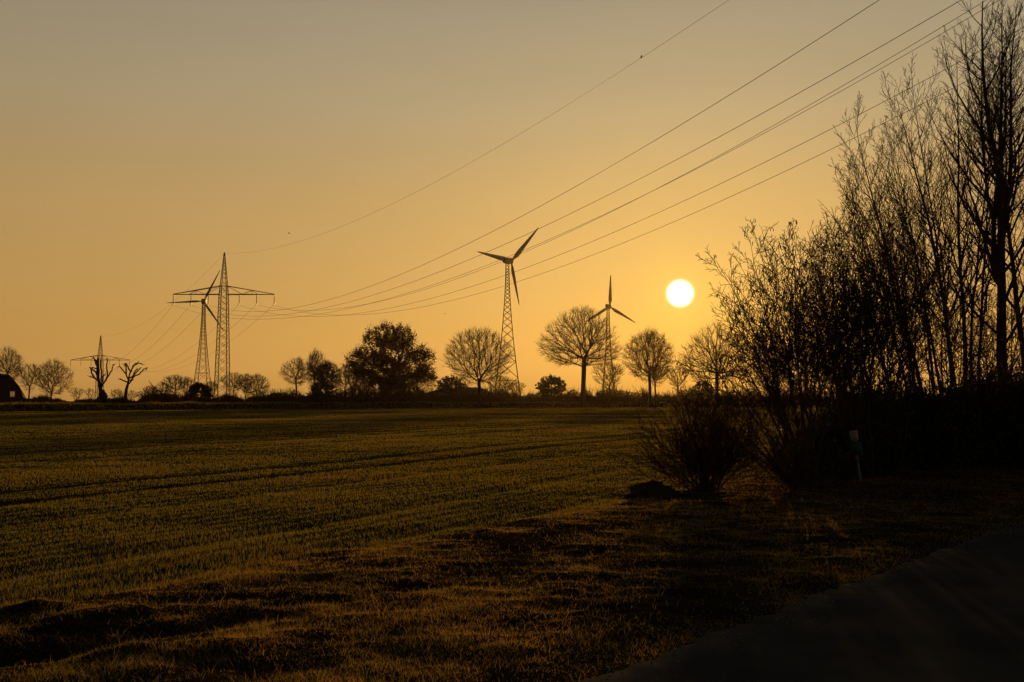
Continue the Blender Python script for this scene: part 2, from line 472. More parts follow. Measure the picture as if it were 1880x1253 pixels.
# ------------------------------------------------------------------ trees
SH = {
 'round': [(0, .30), (.12, .68), (.3, .93), (.5, 1), (.7, .9), (.88, .6), (1, .12)],
 'dome': [(0, .55), (.1, .9), (.25, 1), (.45, .92), (.65, .78), (.85, .5), (1, .08)],
 'oak': [(0, .55), (.12, .85), (.3, 1), (.5, .93), (.62, .74), (.8, .60), (.93, .44), (1, .15)],
 'vase': [(0, .12), (.2, .45), (.45, .8), (.7, 1), (.88, .8), (1, .25)],
 'birch': [(0, .35), (.2, .8), (.45, 1), (.7, .8), (.9, .45), (1, .1)],
 'bush': [(0, .7), (.2, .95), (.5, 1), (.75, .75), (.92, .4), (1, .1)],
 'cone': [(0, .9), (.15, 1), (.4, .75), (.7, .42), (.9, .18), (1, .03)],
}
def crown_points(rg, n, shape, hb, ht, wl, wr, wd, shell=.5):
    prof = np.array(SH[shape]); h = rg.rand(n * 3)
    r = np.interp(h, prof[:, 0], prof[:, 1])
    keep = rg.rand(n * 3) < r ** 1.3; h, r = h[keep][:n], r[keep][:n]
    n = len(h)
    a = rg.rand(n) * 2 * math.pi; q = rg.rand(n) ** shell
    # uneven outline
    lump = 1 + .34 * noise(a * 1.3 + 5, h * 5 + a) + .14 * noise(a * 3 + 2, h * 11)
    q = q * lump
    x = np.cos(a) * q * r; x = np.where(x < 0, x * wl, x * wr)
    y = np.sin(a) * q * r * wd
    return np.stack([x, y, hb + h * (ht - hb)], -1)

def mst_tree(rg, pts, trunk, k=.45, rmin=.02, rbase=.3, expo=.48, smooth=3):
    """trunk: list of points (z up). Returns chains [(pts, radii)], trunk chain, nodes, dirs"""
    nt = len(trunk); n = nt + len(pts)
    pos = np.zeros((n, 3)); par = np.full(n, -1); pl = np.zeros(n)
    pos[:nt] = trunk
    for i in range(1, nt): par[i] = i - 1; pl[i] = 0
    base = np.array(trunk[-1]); 
    order = np.argsort(np.linalg.norm(pts - base, axis=1) + .0)
    pts = pts[order]
    lo = max(0, nt - max(2, nt // 2))
    for j in range(len(pts)):
        i = nt + j; p = pts[j]
        d = np.linalg.norm(pos[lo:i] - p, axis=1)
        c = d + k * pl[lo:i] + .35 * np.maximum(0, pos[lo:i, 2] - p[2])
        b = int(np.argmin(c)) + lo
        pos[i] = p; par[i] = b; pl[i] = pl[b] + d[b - lo]
    cnt = np.zeros(n)
    haskid = np.zeros(n, bool); haskid[par[1:]] = True
    cnt[~haskid] = 1
    for i in range(n - 1, 0, -1): cnt[par[i]] += cnt[i] if True else 0
    # main child
    mainc = np.full(n, -1); bestc = np.zeros(n)
    for i in range(1, n):
        p = par[i]
        sc = cnt[i] + (1e9 if i < nt else 0)
        if sc > bestc[p]: bestc[p] = sc; mainc[p] = i
    for _ in range(smooth):
        q = pos.copy()
        sel = np.arange(nt, n); sel = sel[mainc[sel] >= 0]
        q[sel] = .4 * pos[sel] + .3 * pos[par[sel]] + .3 * pos[mainc[sel]]
        pos = q
    rad = np.maximum(rmin, rbase * (cnt / cnt[0]) ** expo)
    rad[:nt] = np.maximum(rad[:nt], rbase * np.linspace(1.25, .75, nt))
    chains = []; tchain = None
    starts = [0] + [i for i in range(1, n) if mainc[par[i]] != i]
    for s0 in starts:
        ch = [s0]; 
        while mainc[ch[-1]] >= 0: ch.append(mainc[ch[-1]])
        if s0 != 0: 
            idc = [par[s0]] + ch
            r = rad[idc].copy(); r[0] = r[1]
            chains.append((pos[idc], r))
        else:
            tchain = (pos[ch[:nt]], rad[ch[:nt]])
            if len(ch) > nt: chains.append((pos[ch[nt - 1:]], rad[ch[nt - 1:]]))
    dirs = pos - pos[np.maximum(par, 0)]
    dirs /= np.linalg.norm(dirs, axis=1)[:, None] + 1e-9
    return chains, tchain, pos[nt:], dirs[nt:], cnt[nt:]

def add_twigs(rg, nodes, dirs, centre, m, ln, r, up=.25, droop=0., spread=.55, outw=.6):
    N = len(nodes) * m
    p = np.repeat(nodes, m, 0); d = np.repeat(dirs, m, 0)
    o = p - centre; o /= np.linalg.norm(o, axis=1)[:, None] + 1e-9
    d = d * .5 + o * outw + rg.randn(N, 3) * spread + np.array([0, 0, up])
    d /= np.linalg.norm(d, axis=1)[:, None]
    l = ln * (.4 + .9 * rg.rand(N))[:, None]
    p1 = p + d * l * .5 + rg.randn(N, 3) * .06 * l
    d2 = d + rg.randn(N, 3) * .25 + np.array([0, 0, -droop])
    p2 = p1 + d2 * l * .5
    rr_ = np.array([r, r * .8, r * .5])
    return [(np.stack([p[i], p1[i], p2[i]]), rr_) for i in range(N)]

def leaf_quads(rg, c, size, flat=.0):
    N = len(c)
    a = rg.randn(N, 3); a /= np.linalg.norm(a, axis=1)[:, None]
    b = np.cross(a, rg.randn(N, 3)); b /= np.linalg.norm(b, axis=1)[:, None] + 1e-9
    s = (size * (.5 + rg.rand(N)))[:, None]
    V = np.stack([c - a * s * .5, c + b * s * .32, c + a * s * .5, c - b * s * .32], 1).reshape(-1, 3)
    return V, np.arange(N * 4).reshape(-1, 4)

def far_tree(name, label, px, top, xl, xr_, cb, Y, shape='round', n=700, tw=3, twl=None, k=.45, rb=None, seed=1, leaves=0, leaf_mat='dry_leaf',
             leaf_size=.25, fork=.5, up=.25, droop=0., bark='bark', group='bare trees along the far side of the field', rmin=None, cat='tree', lean=0, twr=None, zb=None, shell=.5, clump=0.0, spread=.55):
    rg = np.random.RandomState(seed)
    x0 = X(px, Y)
    z0 = (float(height(x0, Y)) if zb is None else zb) - .15
    H = Z(top, Y) - z0
    hb = max(Z(cb, Y) - z0, .05 * H)
    wl = max((px - xl) / F * Y, .3); wr = max((xr_ - px) / F * Y, .3)
    px_m = Y / 995.0
    rb = rb or H * .018
    pts = crown_points(rg, n, shape, hb, H * .97, wl, wr, (wl + wr) / 2, shell)
    if clump:
        q = noise(pts[:, 0] / (H * .09) + 3, pts[:, 2] / (H * .07)) + noise(pts[:, 1] / (H * .1), pts[:, 2] / (H * .08) + 7)
        pts = pts[q > np.quantile(q, clump)]
    ht = hb + (H - hb) * fork * .45
    nt = 7
    zt = np.linspace(0, max(ht, H * .08), nt)
    trunk = [(lean * (z / H) + .02 * H * math.sin(z / H * 6 + seed) * .4, .01 * H * math.cos(z / H * 5 + seed) * z / H, z) for z in zt]
    ch, tch, nodes, dirs, cnt = mst_tree(rg, pts, trunk, k=k, rmin=rmin or px_m * .065, rbase=rb)
    root = thing(name, (x0, Y, z0), label, cat, group)
    mb = MB(); mb.tubes([tch], 8); mb.build('trunk', M[bark], root, smooth=True)
    cen = np.array([0, 0, hb + (H - hb) * .1])
    twl = twl or H * .075
    tws = add_twigs(rg, nodes, dirs, cen, tw + 3, twl, (twr or px_m * .042), up, droop, spread)
    mb = MB(); mb.tubes(ch, 4); mb.tubes(tws, 3); mb.build('branches', M['twig'] , root)
    if leaves:
        src = nodes[cnt <= 3]
        src = src[rg.randint(0, len(src), leaves)] + rg.randn(leaves, 3) * H * .022
        V, Q = leaf_quads(rg, src, np.full(leaves, leaf_size))
        mesh('leaves', V, [Q], M[leaf_mat], root)
    return root

def bankY(px): return 140 + px * .075 + 9
G_L = 'bare trees at the left end of the far bank'
G_M = 'trees on the far bank below the pylon'
G_R = 'large trees standing along the far bank'
far_tree('birch_tree', 'tall thin bare birch rising behind the dark house at the left edge', 14, 636, -26, 42, 700, 170, 'birch', 700, 4, seed=3, droop=.35, bark='birch_bark', group=G_L)
far_tree('bare_tree', 'small bare tree between the dark house and the round bushy tree', 55, 668, 28, 78, 722, 158, 'vase', 450, 4, seed=4, group=G_L, k=.3)
far_tree('bare_tree', 'round dense bare tree right of the house, forked low', 95, 660, 68, 136, 726, 160, 'round', 900, 5, seed=5, group=G_L, k=.3, fork=.2, up=.35)
far_tree('shrub', 'small leafless shrub right of the round dense bare tree', 141, 711, 126, 158, 735, 175, 'vase', 160, 5, seed=6, group=G_L, cat='shrub', fork=.1)
far_tree('shrub', 'tiny leafless shrub just left of the dark cone shaped evergreen', 167, 713, 156, 180, 735, 175, 'vase', 120, 5, seed=7, group=G_L, cat='shrub', fork=.1)
far_tree('bare_tree', 'low bare tree between the two pollarded trees', 217, 713, 202, 228, 732, 190, 'round', 200, 5, seed=8, group=G_L)
far_tree('bare_tree', 'low bare tree just right of the pollarded tree with an upturned arm', 243, 716, 232, 256, 735, 190, 'round', 160, 5, seed=9, group=G_L)
far_tree('bare_tree', 'low round bare tree left of the small distant turbine', 264, 717, 250, 280, 735, 190, 'round', 200, 5, seed=10, group=G_L)
far_tree('bare_tree', 'bare tree with broad crown left of the wind turbine legs', 322, 688, 300, 348, 728, 195, 'vase', 500, 5, seed=11, group=G_M, k=.3)
for q_, (px_, tp_, wd_, lb_) in enumerate([(345, 692, 17, 'upright bare tree just left of the left wind turbine legs'), (388, 700, 15, 'small bare tree between the left wind turbine and the near pylon'),
        (452, 686, 17, 'bare tree between the two bare trees right of the near pylon'), (278, 708, 14, 'thin bare tree left of the small distant turbine'),
        (508, 722, 12, 'tiny shrub in the gap left of the slender leaning birch'), (649, 664, 18, 'bare tree pressed against the left boughs of the great oak')]):
    far_tree('bare_tree', lb_, px_, tp_, px_ - wd_, px_ + wd_, 730, 197 + 2 * q_, 'vase', 330, 4, seed=90 + q_, group=G_M, k=.3, fork=.15)
far_tree('bare_tree', 'small bare tree beside the distant turbine at the left', 300, 702, 282, 318, 730, 195, 'vase', 260, 5, seed=12, group=G_M, k=.3)
far_tree('evergreen_shrub', 'dark rounded evergreen at the foot of the left wind turbine', 365, 701, 346, 392, 735, 185, 'bush', 400, 2, seed=13, group=G_M, leaves=9000, leaf_mat='evergreen', cat='shrub', leaf_size=.22)
far_tree('bare_tree', 'bare tree directly behind the foot of the near pylon', 430, 684, 404, 452, 728, 238, 'vase', 500, 4, seed=14, group=G_M, k=.3)
far_tree('bare_tree', 'bare tree right of the pylon with a broad ragged crown', 472, 687, 440, 497, 727, 205, 'round', 700, 5, seed=15, group=G_M)
far_tree('birch_tree', 'slender leaning birch leftmost of the group left of the great oak', 548, 655, 514, 566, 708, 190, 'birch', 650, 4, seed=16, droop=.3, bark='birch_bark', group=G_M, lean=-1.0)
far_tree('birch_tree', 'tallest thin birch of the group left of the great oak', 577, 640, 562, 606, 712, 192, 'birch', 800, 4, seed=17, droop=.2, bark='birch_bark', group=G_M)
far_tree('bare_tree', 'bare tree wrapped in dark ivy left of the great oak', 600, 662, 578, 628, 715, 195, 'round', 600, 4, seed=18, group=G_M, leaves=5000, leaf_mat='evergreen', leaf_size=.2)
far_tree('evergreen_shrub', 'dark ivy thicket under the tall thin birch', 592, 698, 566, 622, 736, 188, 'bush', 350, 2, seed=19, group=G_M, leaves=7000, leaf_mat='evergreen', cat='shrub', leaf_size=.2)
far_tree('bare_tree', 'bushy bare tree close to the left side of the great oak', 634, 672, 606, 660, 725, 195, 'round', 700, 5, seed=20, group=G_M)
far_tree('shrub', 'thin leafless shrub under the left boughs of the great oak', 663, 690, 648, 684, 732, 196, 'vase', 260, 5, seed=21, group=G_M, cat='shrub')
far_tree('oak_tree', 'great broad oak still holding brown leaves, darkest tree of the row', 717, 594, 637, 804, 712, 205, 'oak', 1500, 2, seed=22, rb=.62, k=.35, leaves=27000, leaf_size=.30, clump=.30, group=G_R, fork=.35, twr=.03)
far_tree('bare_tree', 'low twiggy bare tree under the right side of the great oak', 765, 668, 728, 806, 728, 203, 'round', 800, 4, seed=23, group=G_M)
far_tree('shrub', 'dense dark bush in front of the trunk of the great oak', 718, 694, 694, 760, 738, 200, 'bush', 400, 3, seed=24, group=G_M, leaves=4000, cat='shrub', leaf_size=.25)
far_tree('pine_tree', 'low dark pine behind the barn roof', 827, 688, 800, 858, 722, 225, 'bush', 300, 2, seed=25, leaves=7000, leaf_mat='evergreen', group='pines on the far bank', leaf_size=.24, clump=.12, spread=.8)
far_tree('lime_tree', 'round bare tree with straight trunk in front of the barn', 879, 599, 815, 944, 706, 210, 'round', 1700, 5, seed=26, rb=.36, k=.42, group=G_R, fork=.12, rmin=.022, twl=1.0)
far_tree('bare_tree', 'low bare tree at the foot of the middle wind turbine', 920, 690, 894, 948, 730, 212, 'vase', 450, 5, seed=27, group=G_M)
far_tree('shrub', 'leafless shrub at the right leg of the middle wind turbine', 948, 700, 930, 966, 732, 214, 'vase', 300, 5, seed=28, group=G_M, cat='shrub')
far_tree('pine_tree', 'small dark spreading pine left of the tallest bare tree', 1012, 688, 984, 1041, 722, 222, 'bush', 350, 2, seed=29, leaves=8000, leaf_mat='evergreen', group='pines on the far bank', leaf_size=.24, clump=.12, spread=.8)
far_tree('lime_tree', 'tallest bare tree with a wide crown just left of the right wind turbine', 1071, 559, 988, 1142, 672, 222, 'dome', 2000, 5, seed=30, rb=.52, k=.42, group=G_R, fork=.25, rmin=.024, twl=1.1)
far_tree('bare_tree', 'low bare tree at the foot of the right wind turbine', 1118, 664, 1084, 1148, 722, 224, 'vase', 500, 4, seed=31, group=G_M)
far_tree('beech_tree', 'round tree with a few brown leaves just left of the sun', 1192, 604, 1146, 1238, 700, 226, 'round', 1300, 4, seed=32, rb=.34, k=.35, group=G_R, fork=.2, leaves=3800, leaf_size=.22)
far_tree('bare_tree', 'thin tree with forked stem beside the brown-leaved tree left of the sun', 1203, 668, 1188, 1234, 712, 224, 'vase', 350, 4, seed=33, group=G_M)
far_tree('bare_tree', 'low bare tree directly below the sun', 1245, 672, 1222, 1270, 722, 226, 'vase', 350, 5, seed=34, group=G_M)
far_tree('bare_tree', 'broad bare tree seen through the hazel twigs right of the sun', 1317, 590, 1250, 1392, 698, 230, 'dome', 1300, 4, seed=35, rb=.42, group=G_R, fork=.25, rmin=.024)
far_tree('evergreen_shrub', 'dark rounded bush left of the trunk seen through the hazel', 1290, 697, 1268, 1312, 735, 228, 'bush', 300, 2, seed=36, group=G_M, leaves=5000, leaf_mat='evergreen', cat='shrub')
far_tree('conifer', 'dark cone shaped evergreen at the foot of the left pollarded tree', 190, 715, 176, 204, 741, 158, 'cone', 300, 2, seed=37, leaves=9000, leaf_mat='evergreen', leaf_size=.16, group=G_L, shell=.6)
far_tree('bare_tree', 'round bare tree far right behind the thicket', 1480, 610, 1410, 1550, 700, 240, 'round', 600, 4, seed=38, group=G_R, fork=.25)

# pollarded trees, limbs taken from the photograph and given real depth
def pollard(label, Y, trunk, limbs, rt, seed):
    rg = np.random.RandomState(seed)
    cv = lambda p: P(p[0] / 5.875, 580 + p[1] / 5.875, Y)
    b = cv(trunk[0]); b[2] = float(height(b[0], Y)) - .1
    root = thing('pollarded_tree', b, label, 'tree', G_L)
    tp = np.array([cv(p) for p in trunk]); tp[0] = b; tp -= b
    mb = MB(); mb.tubes([(tp, np.linspace(rt * 1.15, rt * .35, len(tp)))], 8); mb.build('trunk', M['bark'], root, smooth=True)
    mb = MB(); pol = []
    for l in limbs:
        q = np.array([cv(p) for p in l]) - b
        dy = rg.uniform(-1.6, 1.6); q[:, 1] += dy * np.linspace(0, 1, len(q))
        # refine
        t = np.linspace(0, len(q) - 1, (len(q) - 1) * 3 + 1)
        qq = np.stack([np.interp(t, np.arange(len(q)), q[:, j]) for j in range(3)], 1)
        qq[1:-1] += rg.randn(len(qq) - 2, 3) * .035
        r0 = rt * .42
        pol.append((qq, np.linspace(r0, .085, len(qq))))
        for _ in range(3):
            e = qq[-1]; d = rg.randn(3) * .25; pol.append((np.array([e, e + d]), np.array([.06, .03])))
    mb.tubes(pol, 6); mb.build('branches', M['bark'], root)
pollard('left pollarded tree with many cut limbs in front of the far pylon', 160,
        [(1085, 960), (1087, 880), (1085, 800), (1070, 720), (1060, 680), (1055, 600), (1060, 500), (1055, 450)],
        [[(1060, 700), (1020, 670), (975, 660)], [(1020, 670), (985, 620), (968, 575), (975, 555), (1010, 572)], [(1055, 640), (1030, 590), (1000, 560)],
         [(1060, 570), (1030, 515), (1015, 470)], [(1055, 520), (1040, 480), (1038, 460)], [(1085, 790), (1120, 740), (1160, 680), (1200, 640), (1235, 590), (1260, 535)],
         [(1140, 705), (1152, 650), (1140, 560), (1142, 470)], [(1085, 770), (1110, 700), (1130, 650), (1155, 640)], [(1095, 700), (1102, 660), (1106, 600), (1100, 540), (1105, 480)],
         [(1065, 650), (1080, 600), (1078, 540)]], .34, 1)
pollard('right pollarded tree with an upturned arm at the right', 160,
        [(1345, 960), (1352, 880), (1362, 800), (1380, 735), (1388, 690), (1390, 660)],
        [[(1385, 690), (1365, 630), (1330, 590), (1295, 545)], [(1362, 630), (1358, 570), (1350, 515), (1338, 520)], [(1385, 680), (1400, 620), (1420, 560), (1440, 510), (1490, 512)],
         [(1408, 600), (1385, 545), (1380, 525)], [(1390, 680), (1440, 640), (1480, 590), (1505, 560)], [(1400, 700), (1440, 660), (1500, 630), (1550, 580), (1585, 567)],
         [(1372, 715), (1340, 700), (1315, 685)], [(1392, 732), (1425, 700), (1440, 665)], [(1430, 545), (1460, 530), (1490, 525)], [(1440, 640), (1432, 600), (1445, 570)]], .30, 2)

# undergrowth along the far bank
rg = np.random.RandomState(8)
pol = []
n = 24000
pxs = rg.uniform(-120, 1900, n); YY = bankY(pxs) + rg.uniform(-3, 22, n)
hh = (1.0 + 1.9 * rg.rand(n) ** 2) * (1.0 + .8 * noise(pxs / 28, pxs * 0 + 2) + .7 * noise(pxs / 9, pxs * 0 + 5)) * np.interp(pxs, [130, 180, 250, 270, 500, 620], [.4, .4, .4, .7, .65, 1.2])
xx = X(pxs, YY); zz = height(xx, YY)
dx = rg.randn(n, 2) * .28
for i in range(n):
    h_ = max(hh[i], .4)
    pol.append((np.array([[xx[i], YY[i], zz[i] - .1], [xx[i] + dx[i, 0] * h_ * .4, YY[i] + dx[i, 1] * h_ * .4, zz[i] + h_ * .55], [xx[i] + dx[i, 0] * h_, YY[i] + dx[i, 1] * h_, zz[i] + h_]]), np.array([.045, .035, .015])))
mb = MB(); mb.tubes(pol, 3)
nl = 42000
pl_ = rg.uniform(-120, 1900, nl); YL = bankY(pl_) + rg.uniform(-2, 20, nl); xl_ = X(pl_, YL)
zl_ = height(xl_, YL) + rg.rand(nl) ** 1.3 * (1.2 + 1.2 * noise(pl_ / 28, pl_ * 0 + 2) + .6 * noise(pl_ / 9, pl_ * 0 + 5)) * np.interp(pl_, [130, 250, 280, 500, 620], [.6, .6, .95, .95, 2.2])
V, Q = leaf_quads(rg, np.stack([xl_, YL, zl_], -1), np.full(nl, .34)); mb.add(V, Q)
tag(mb.build('undergrowth', M['twig']), 'low leafless undergrowth running along the far bank', 'undergrowth', kind='stuff')

# ------------------------------------------------------------------ near trees: recursive growth
class Grow:
    def __init__(s, seed): s.r = random.Random(seed); s.out = []; s.tips = []
    def run(s, p, d, L_, r, lev, sp):
        S = sp[lev]; n = S['n']; rnd = s.r
        px_, py_, pz_ = p; dx_, dy_, dz_ = d
        pts = [(px_, py_, pz_)]; rad = [r]; ds = [d]
        st = L_ / n; wob = S['wob']; up = S['up']; te = S.get('taper', .3)
        for i in range(n):
            dx_ += rnd.gauss(0, wob); dy_ += rnd.gauss(0, wob); dz_ += rnd.gauss(0, wob * .6) + up
            q = math.sqrt(dx_ * dx_ + dy_ * dy_ + dz_ * dz_); dx_ /= q; dy_ /= q; dz_ /= q
            px_ += dx_ * st; py_ += dy_ * st; pz_ += dz_ * st
            pts.append((px_, py_, pz_)); ds.append((dx_, dy_, dz_))
            f = (i + 1) / n
            rad.append(max(r * (1 - (1 - te) * f), .0046 if lev < 3 else .0036))
        s.out.append((lev, pts, rad))
        if lev + 1 < len(sp):
            K = S['k']; f0 = S['f0']
            ph = rnd.random() * 6.28
            for j in range(K):
                f = f0 + (1 - f0) * (j + rnd.random() * .8) / K
                if f > .98: f = .98
                i = int(f * n); fr = f * n - i
                a, b = pts[i], pts[min(i + 1, n)]
                q = (a[0] + (b[0] - a[0]) * fr, a[1] + (b[1] - a[1]) * fr, a[2] + (b[2] - a[2]) * fr)
                D = ds[min(i + 1, n)]
                ph += 2.4 + rnd.gauss(0, .4)
                an = S['ang'] * (1 + rnd.gauss(0, .18))
                # perpendicular
                ux, uy, uz = (D[1], -D[0], 0.) if abs(D[2]) < .95 else (1., 0., 0.)
                q_ = math.sqrt(ux * ux + uy * uy + uz * uz) + 1e-9; ux /= q_; uy /= q_; uz /= q_
                vx, vy, vz = D[1] * uz - D[2] * uy, D[2] * ux - D[0] * uz, D[0] * uy - D[1] * ux
                c1, s1 = math.cos(ph) * math.sin(an), math.sin(ph) * math.sin(an); ca = math.cos(an)
                nd = (D[0] * ca + ux * c1 + vx * s1, D[1] * ca + uy * c1 + vy * s1, D[2] * ca + uz * c1 + vz * s1)
                ll = L_ * S['lr'] * (1 - S.get('dec', .6) * (f - f0) / (1 - f0 + 1e-6)) * rnd.uniform(.65, 1.15)
                rr0 = max(min((r * (1 - (1 - te) * f)) * .6, ll * .0125 + .002), .0035)
                s.run(q, nd, ll, rr0, lev + 1, sp)
        else:
            s.tips.append((pts[-1], (dx_, dy_, dz_)))
            if n > 2: s.tips.append((pts[n // 2], (dx_, dy_, dz_)))

def near_tree(name, label, base, stems, spec, cat, group, seed, catkins=0, leaves=0, trunk_name='trunk', crown_name='branches', minr=None, leaf_mat='dry_leaf', leaf_size=.06):
    """stems: list of (dir, length, radius)"""
    bx, by = base; bz = float(height(bx, by)) - .05
    root = thing(name, (bx, by, bz), label, cat, group)
    g_ = Grow(seed)
    for (off, d, L_, r) in stems:
        q = math.sqrt(sum(v * v for v in d)); g_.run(off, tuple(v / q for v in d), L_, r, 0, spec)
    t0 = [(np.array(p), np.array(r)) for l, p, r in g_.out if l == 0]
    t1 = [(np.array(p), np.array(r)) for l, p, r in g_.out if l == 1]
    t2 = [(np.array(p), np.array(r)) for l, p, r in g_.out if l >= 2]
    mb = MB(); mb.tubes(t0, 8); mb.build(trunk_name, M['bark'], root, smooth=True)
    mb = MB()
    if t1: mb.tubes(t1, 5)
    if t2: mb.tubes(t2, 3)
    mb.build(crown_name, M['twig'], root)
    rg = np.random.RandomState(seed + 100)
    if catkins:
        pol = []
        tips = g_.tips; 
        hz = [t for t in tips if t[0][2] > 2.2]
        for _ in range(catkins):
            p, d = hz[rg.randint(len(hz))]
            p = np.array(p) - np.array(d) * rg.rand() * .2
            for k in range(rg.randint(1, 4)):
                a = rg.randn(3) * .014; l = .045 + .04 * rg.rand()
                e = p + a * 1.5 + np.array([rg.randn() * .01, rg.randn() * .01, -l])
                pol.append((np.array([p + a * .3, (p + a + e) / 2, e]), np.array([.005, .008, .005])))
        mb = MB(); mb.tubes(pol, 4); o = mb.build('catkins', M['catkin'], root); o['kind'] = 'stuff'
    if leaves:
        tp = np.array([t[0] for t in g_.tips]); c = tp[rg.randint(0, len(tp), leaves)] + rg.randn(leaves, 3) * .08
        V, Q = leaf_quads(rg, c, np.full(leaves, leaf_size)); o = mesh('leaves', V, [Q], M[leaf_mat], root)
    return root

TALL = [dict(n=18, wob=.045, up=.025, k=24, f0=.22, ang=.78, lr=.40, dec=.76, taper=.08),
        dict(n=11, wob=.065, up=.085, k=10, f0=.15, ang=.62, lr=.40, dec=.62, taper=.08),
        dict(n=7, wob=.06, up=.075, k=4, f0=.15, ang=.62, lr=.42, dec=.4, taper=.3),
        dict(n=4, wob=.06, up=.05, taper=.6)]
G_T = 'tall bare trees on the right'
def tall(label, px, tpx, tpy, Y, r, seed, spec=TALL, stems=None):
    bx = X(px, Y); H = Z(tpy, Y); tx = X(tpx, Y)
    L_ = math.hypot(H, tx - bx) * 1.03
    st = [((0, 0, 0), (tx - bx, 0, H), L_ * (.96 if spec is TALL else .92), r)]
    for (apx, apy, f, rr0) in (stems or []):
        ax = X(apx, Y) - bx; az = Z(apy, Y)
        sx, sz = (tx - bx) * f, H * f
        st.append(((sx, 0, sz), (ax - sx, random.Random(seed + apx).uniform(-1, 1), az - sz), math.hypot(ax - sx, az - sz) * 1.03, rr0))
    near_tree('tall_tree', label, (bx, Y), st, spec, 'tree', G_T, seed)
tall('tallest bare tree with a thick trunk forking halfway, near the right edge', 1838, 1828, -14, 26, .17, 41, stems=[(1803, 30, .38, .07), (1866, 50, .40, .085), (1786, 110, .5, .05), (1895, 40, .5, .05)])
THIN = [dict(n=18, wob=.04, up=.014, k=23, f0=.34, ang=.70, lr=.36, dec=.74, taper=.08),
        dict(n=10, wob=.06, up=.085, k=10, f0=.15, ang=.62, lr=.40, dec=.6, taper=.15),
        dict(n=6, wob=.06, up=.07, k=3, f0=.2, ang=.62, lr=.45, dec=.4, taper=.45),
        dict(n=3, wob=.06, up=.04, taper=.6)]
tall('slim bare tree left of the thick forked tree, its tip leaning left', 1775, 1738, 72, 26.5, .075, 42, THIN)
tall('slim bare tree whose tip crosses the two lowest power lines', 1750, 1682, 128, 27, .07, 43, THIN)
tall('bare tree leaning left over the hazel, left of the slim tip crossing the wires', 1712, 1640, 165, 25.5, .065, 44, THIN)
tall('leaning bare tree fourth from the right among the tall trees', 1700, 1602, 228, 26, .065, 45, THIN)
tall('leftmost tall tree, bowing far left above the hazel catkins', 1668, 1548, 330, 25, .06, 46, THIN)
tall('leaning bare tree just inside the leftmost tall tree', 1690, 1578, 290, 27, .055, 47, THIN)
tall('bare tree at the right edge of the picture, partly cut off', 1893, 1886, 30, 26.5, .10, 48, THIN)
tall('straight slim tree between the forked tree and the right edge', 1868, 1862, 150, 28, .06, 49, THIN)
tall('upright slim tree filling the gap left of the thick forked trunk', 1800, 1792, 170, 28, .06, 50, THIN)

tall('slim bare tree behind the leftmost tall tree, its tip just under the lowest power line', 1725, 1626, 200, 28.5, .055, 51, THIN)
tall('slim bare tree whose tip rises between the two lowest power lines', 1742, 1664, 196, 28, .05, 52, THIN)
tall('slim upright bare tree with its tip above the second lowest power line', 1768, 1712, 112, 29, .055, 53, THIN)
tall('bare tree just left of the highest tip, nearly touching the power lines', 1790, 1772, 62, 28.5, .06, 54, THIN)
tall('short leaning bare tree at the left foot of the tall trees', 1690, 1594, 330, 24.5, .04, 56, THIN)
tall('short upright bare tree among the slim trees, behind the hazels', 1745, 1712, 260, 24.5, .04, 57, THIN)
HAZ = [dict(n=14, wob=.04, up=-.008, k=12, f0=.36, ang=.66, lr=.38, dec=.70, taper=.14),
       dict(n=8, wob=.07, up=.03, k=7, f0=.15, ang=.68, lr=.42, dec=.5, taper=.3),
       dict(n=5, wob=.08, up=.02, k=2, f0=.25, ang=.7, lr=.62, dec=.3, taper=.5),
       dict(n=3, wob=.07, up=.0, taper=.6)]
G_H = 'hazel bushes at the field corner'
def hazel(label, px, Y, tips, seed, extra=12, catk=500, spec=HAZ, name='hazel_bush', group=G_H, r=.026, leaves=0):
    rg = random.Random(seed); bx = X(px, Y); st = []
    for (tx, ty) in tips:
        for j in range(2):
            ax = X(tx + rg.gauss(0, 14) * j, Y) - bx; az = Z(ty + abs(rg.gauss(0, 22)) * j, Y)
            yy = rg.gauss(0, .55)
            off = (rg.gauss(0, .12), rg.gauss(0, .15), 0)
            L_ = math.sqrt((ax - off[0]) ** 2 + yy * yy + az * az)
            st.append((off, (ax - off[0], yy, az + .0), L_ * .97, r * rg.uniform(.7, 1.1)))
    for j in range(extra):
        tx, ty = rg.choice(tips); a = rg.uniform(.45, .9)
        ax = (X(tx + rg.gauss(0, 25), Y) - bx) * a; az = Z(ty, Y) * a
        yy = rg.gauss(0, .9); L_ = math.sqrt(ax * ax + az * az + yy * yy)
        st.append(((rg.gauss(0, .15), rg.gauss(0, .15), 0), (ax, yy, az), L_, r * .6))
    near_tree(name, label, (bx, Y), st, spec, 'shrub', group, seed, catkins=catk, trunk_name='stems', crown_name='twigs', leaves=leaves)
hazel('large hazel bush hung with catkins, leftmost of the tall thicket and nearest the sun', 1475, 19.5,
      [(1322, 650), (1345, 590), (1368, 530), (1378, 480), (1388, 436), (1405, 415), (1440, 405), (1462, 418), (1500, 440), (1540, 480)], 61, 9, 450)
hazel('hazel bush with dense catkins at its top, between the leftmost hazel and the leaning trees', 1565, 20.5,
      [(1440, 500), (1470, 450), (1498, 402), (1530, 395), (1560, 385), (1590, 380), (1625, 372), (1650, 420)], 62, 8, 600)
hazel('hazel bush with low arching boughs reaching left over the field', 1465, 18.6,
      [(1262, 640), (1310, 742), (1285, 705), (1400, 600)], 63, 1, 20)
hazel('hazel bush behind the leaning marker post', 1620, 21.5,
      [(1520, 560), (1560, 500), (1600, 470), (1640, 440), (1680, 450), (1720, 480), (1660, 400)], 64, 5, 120)
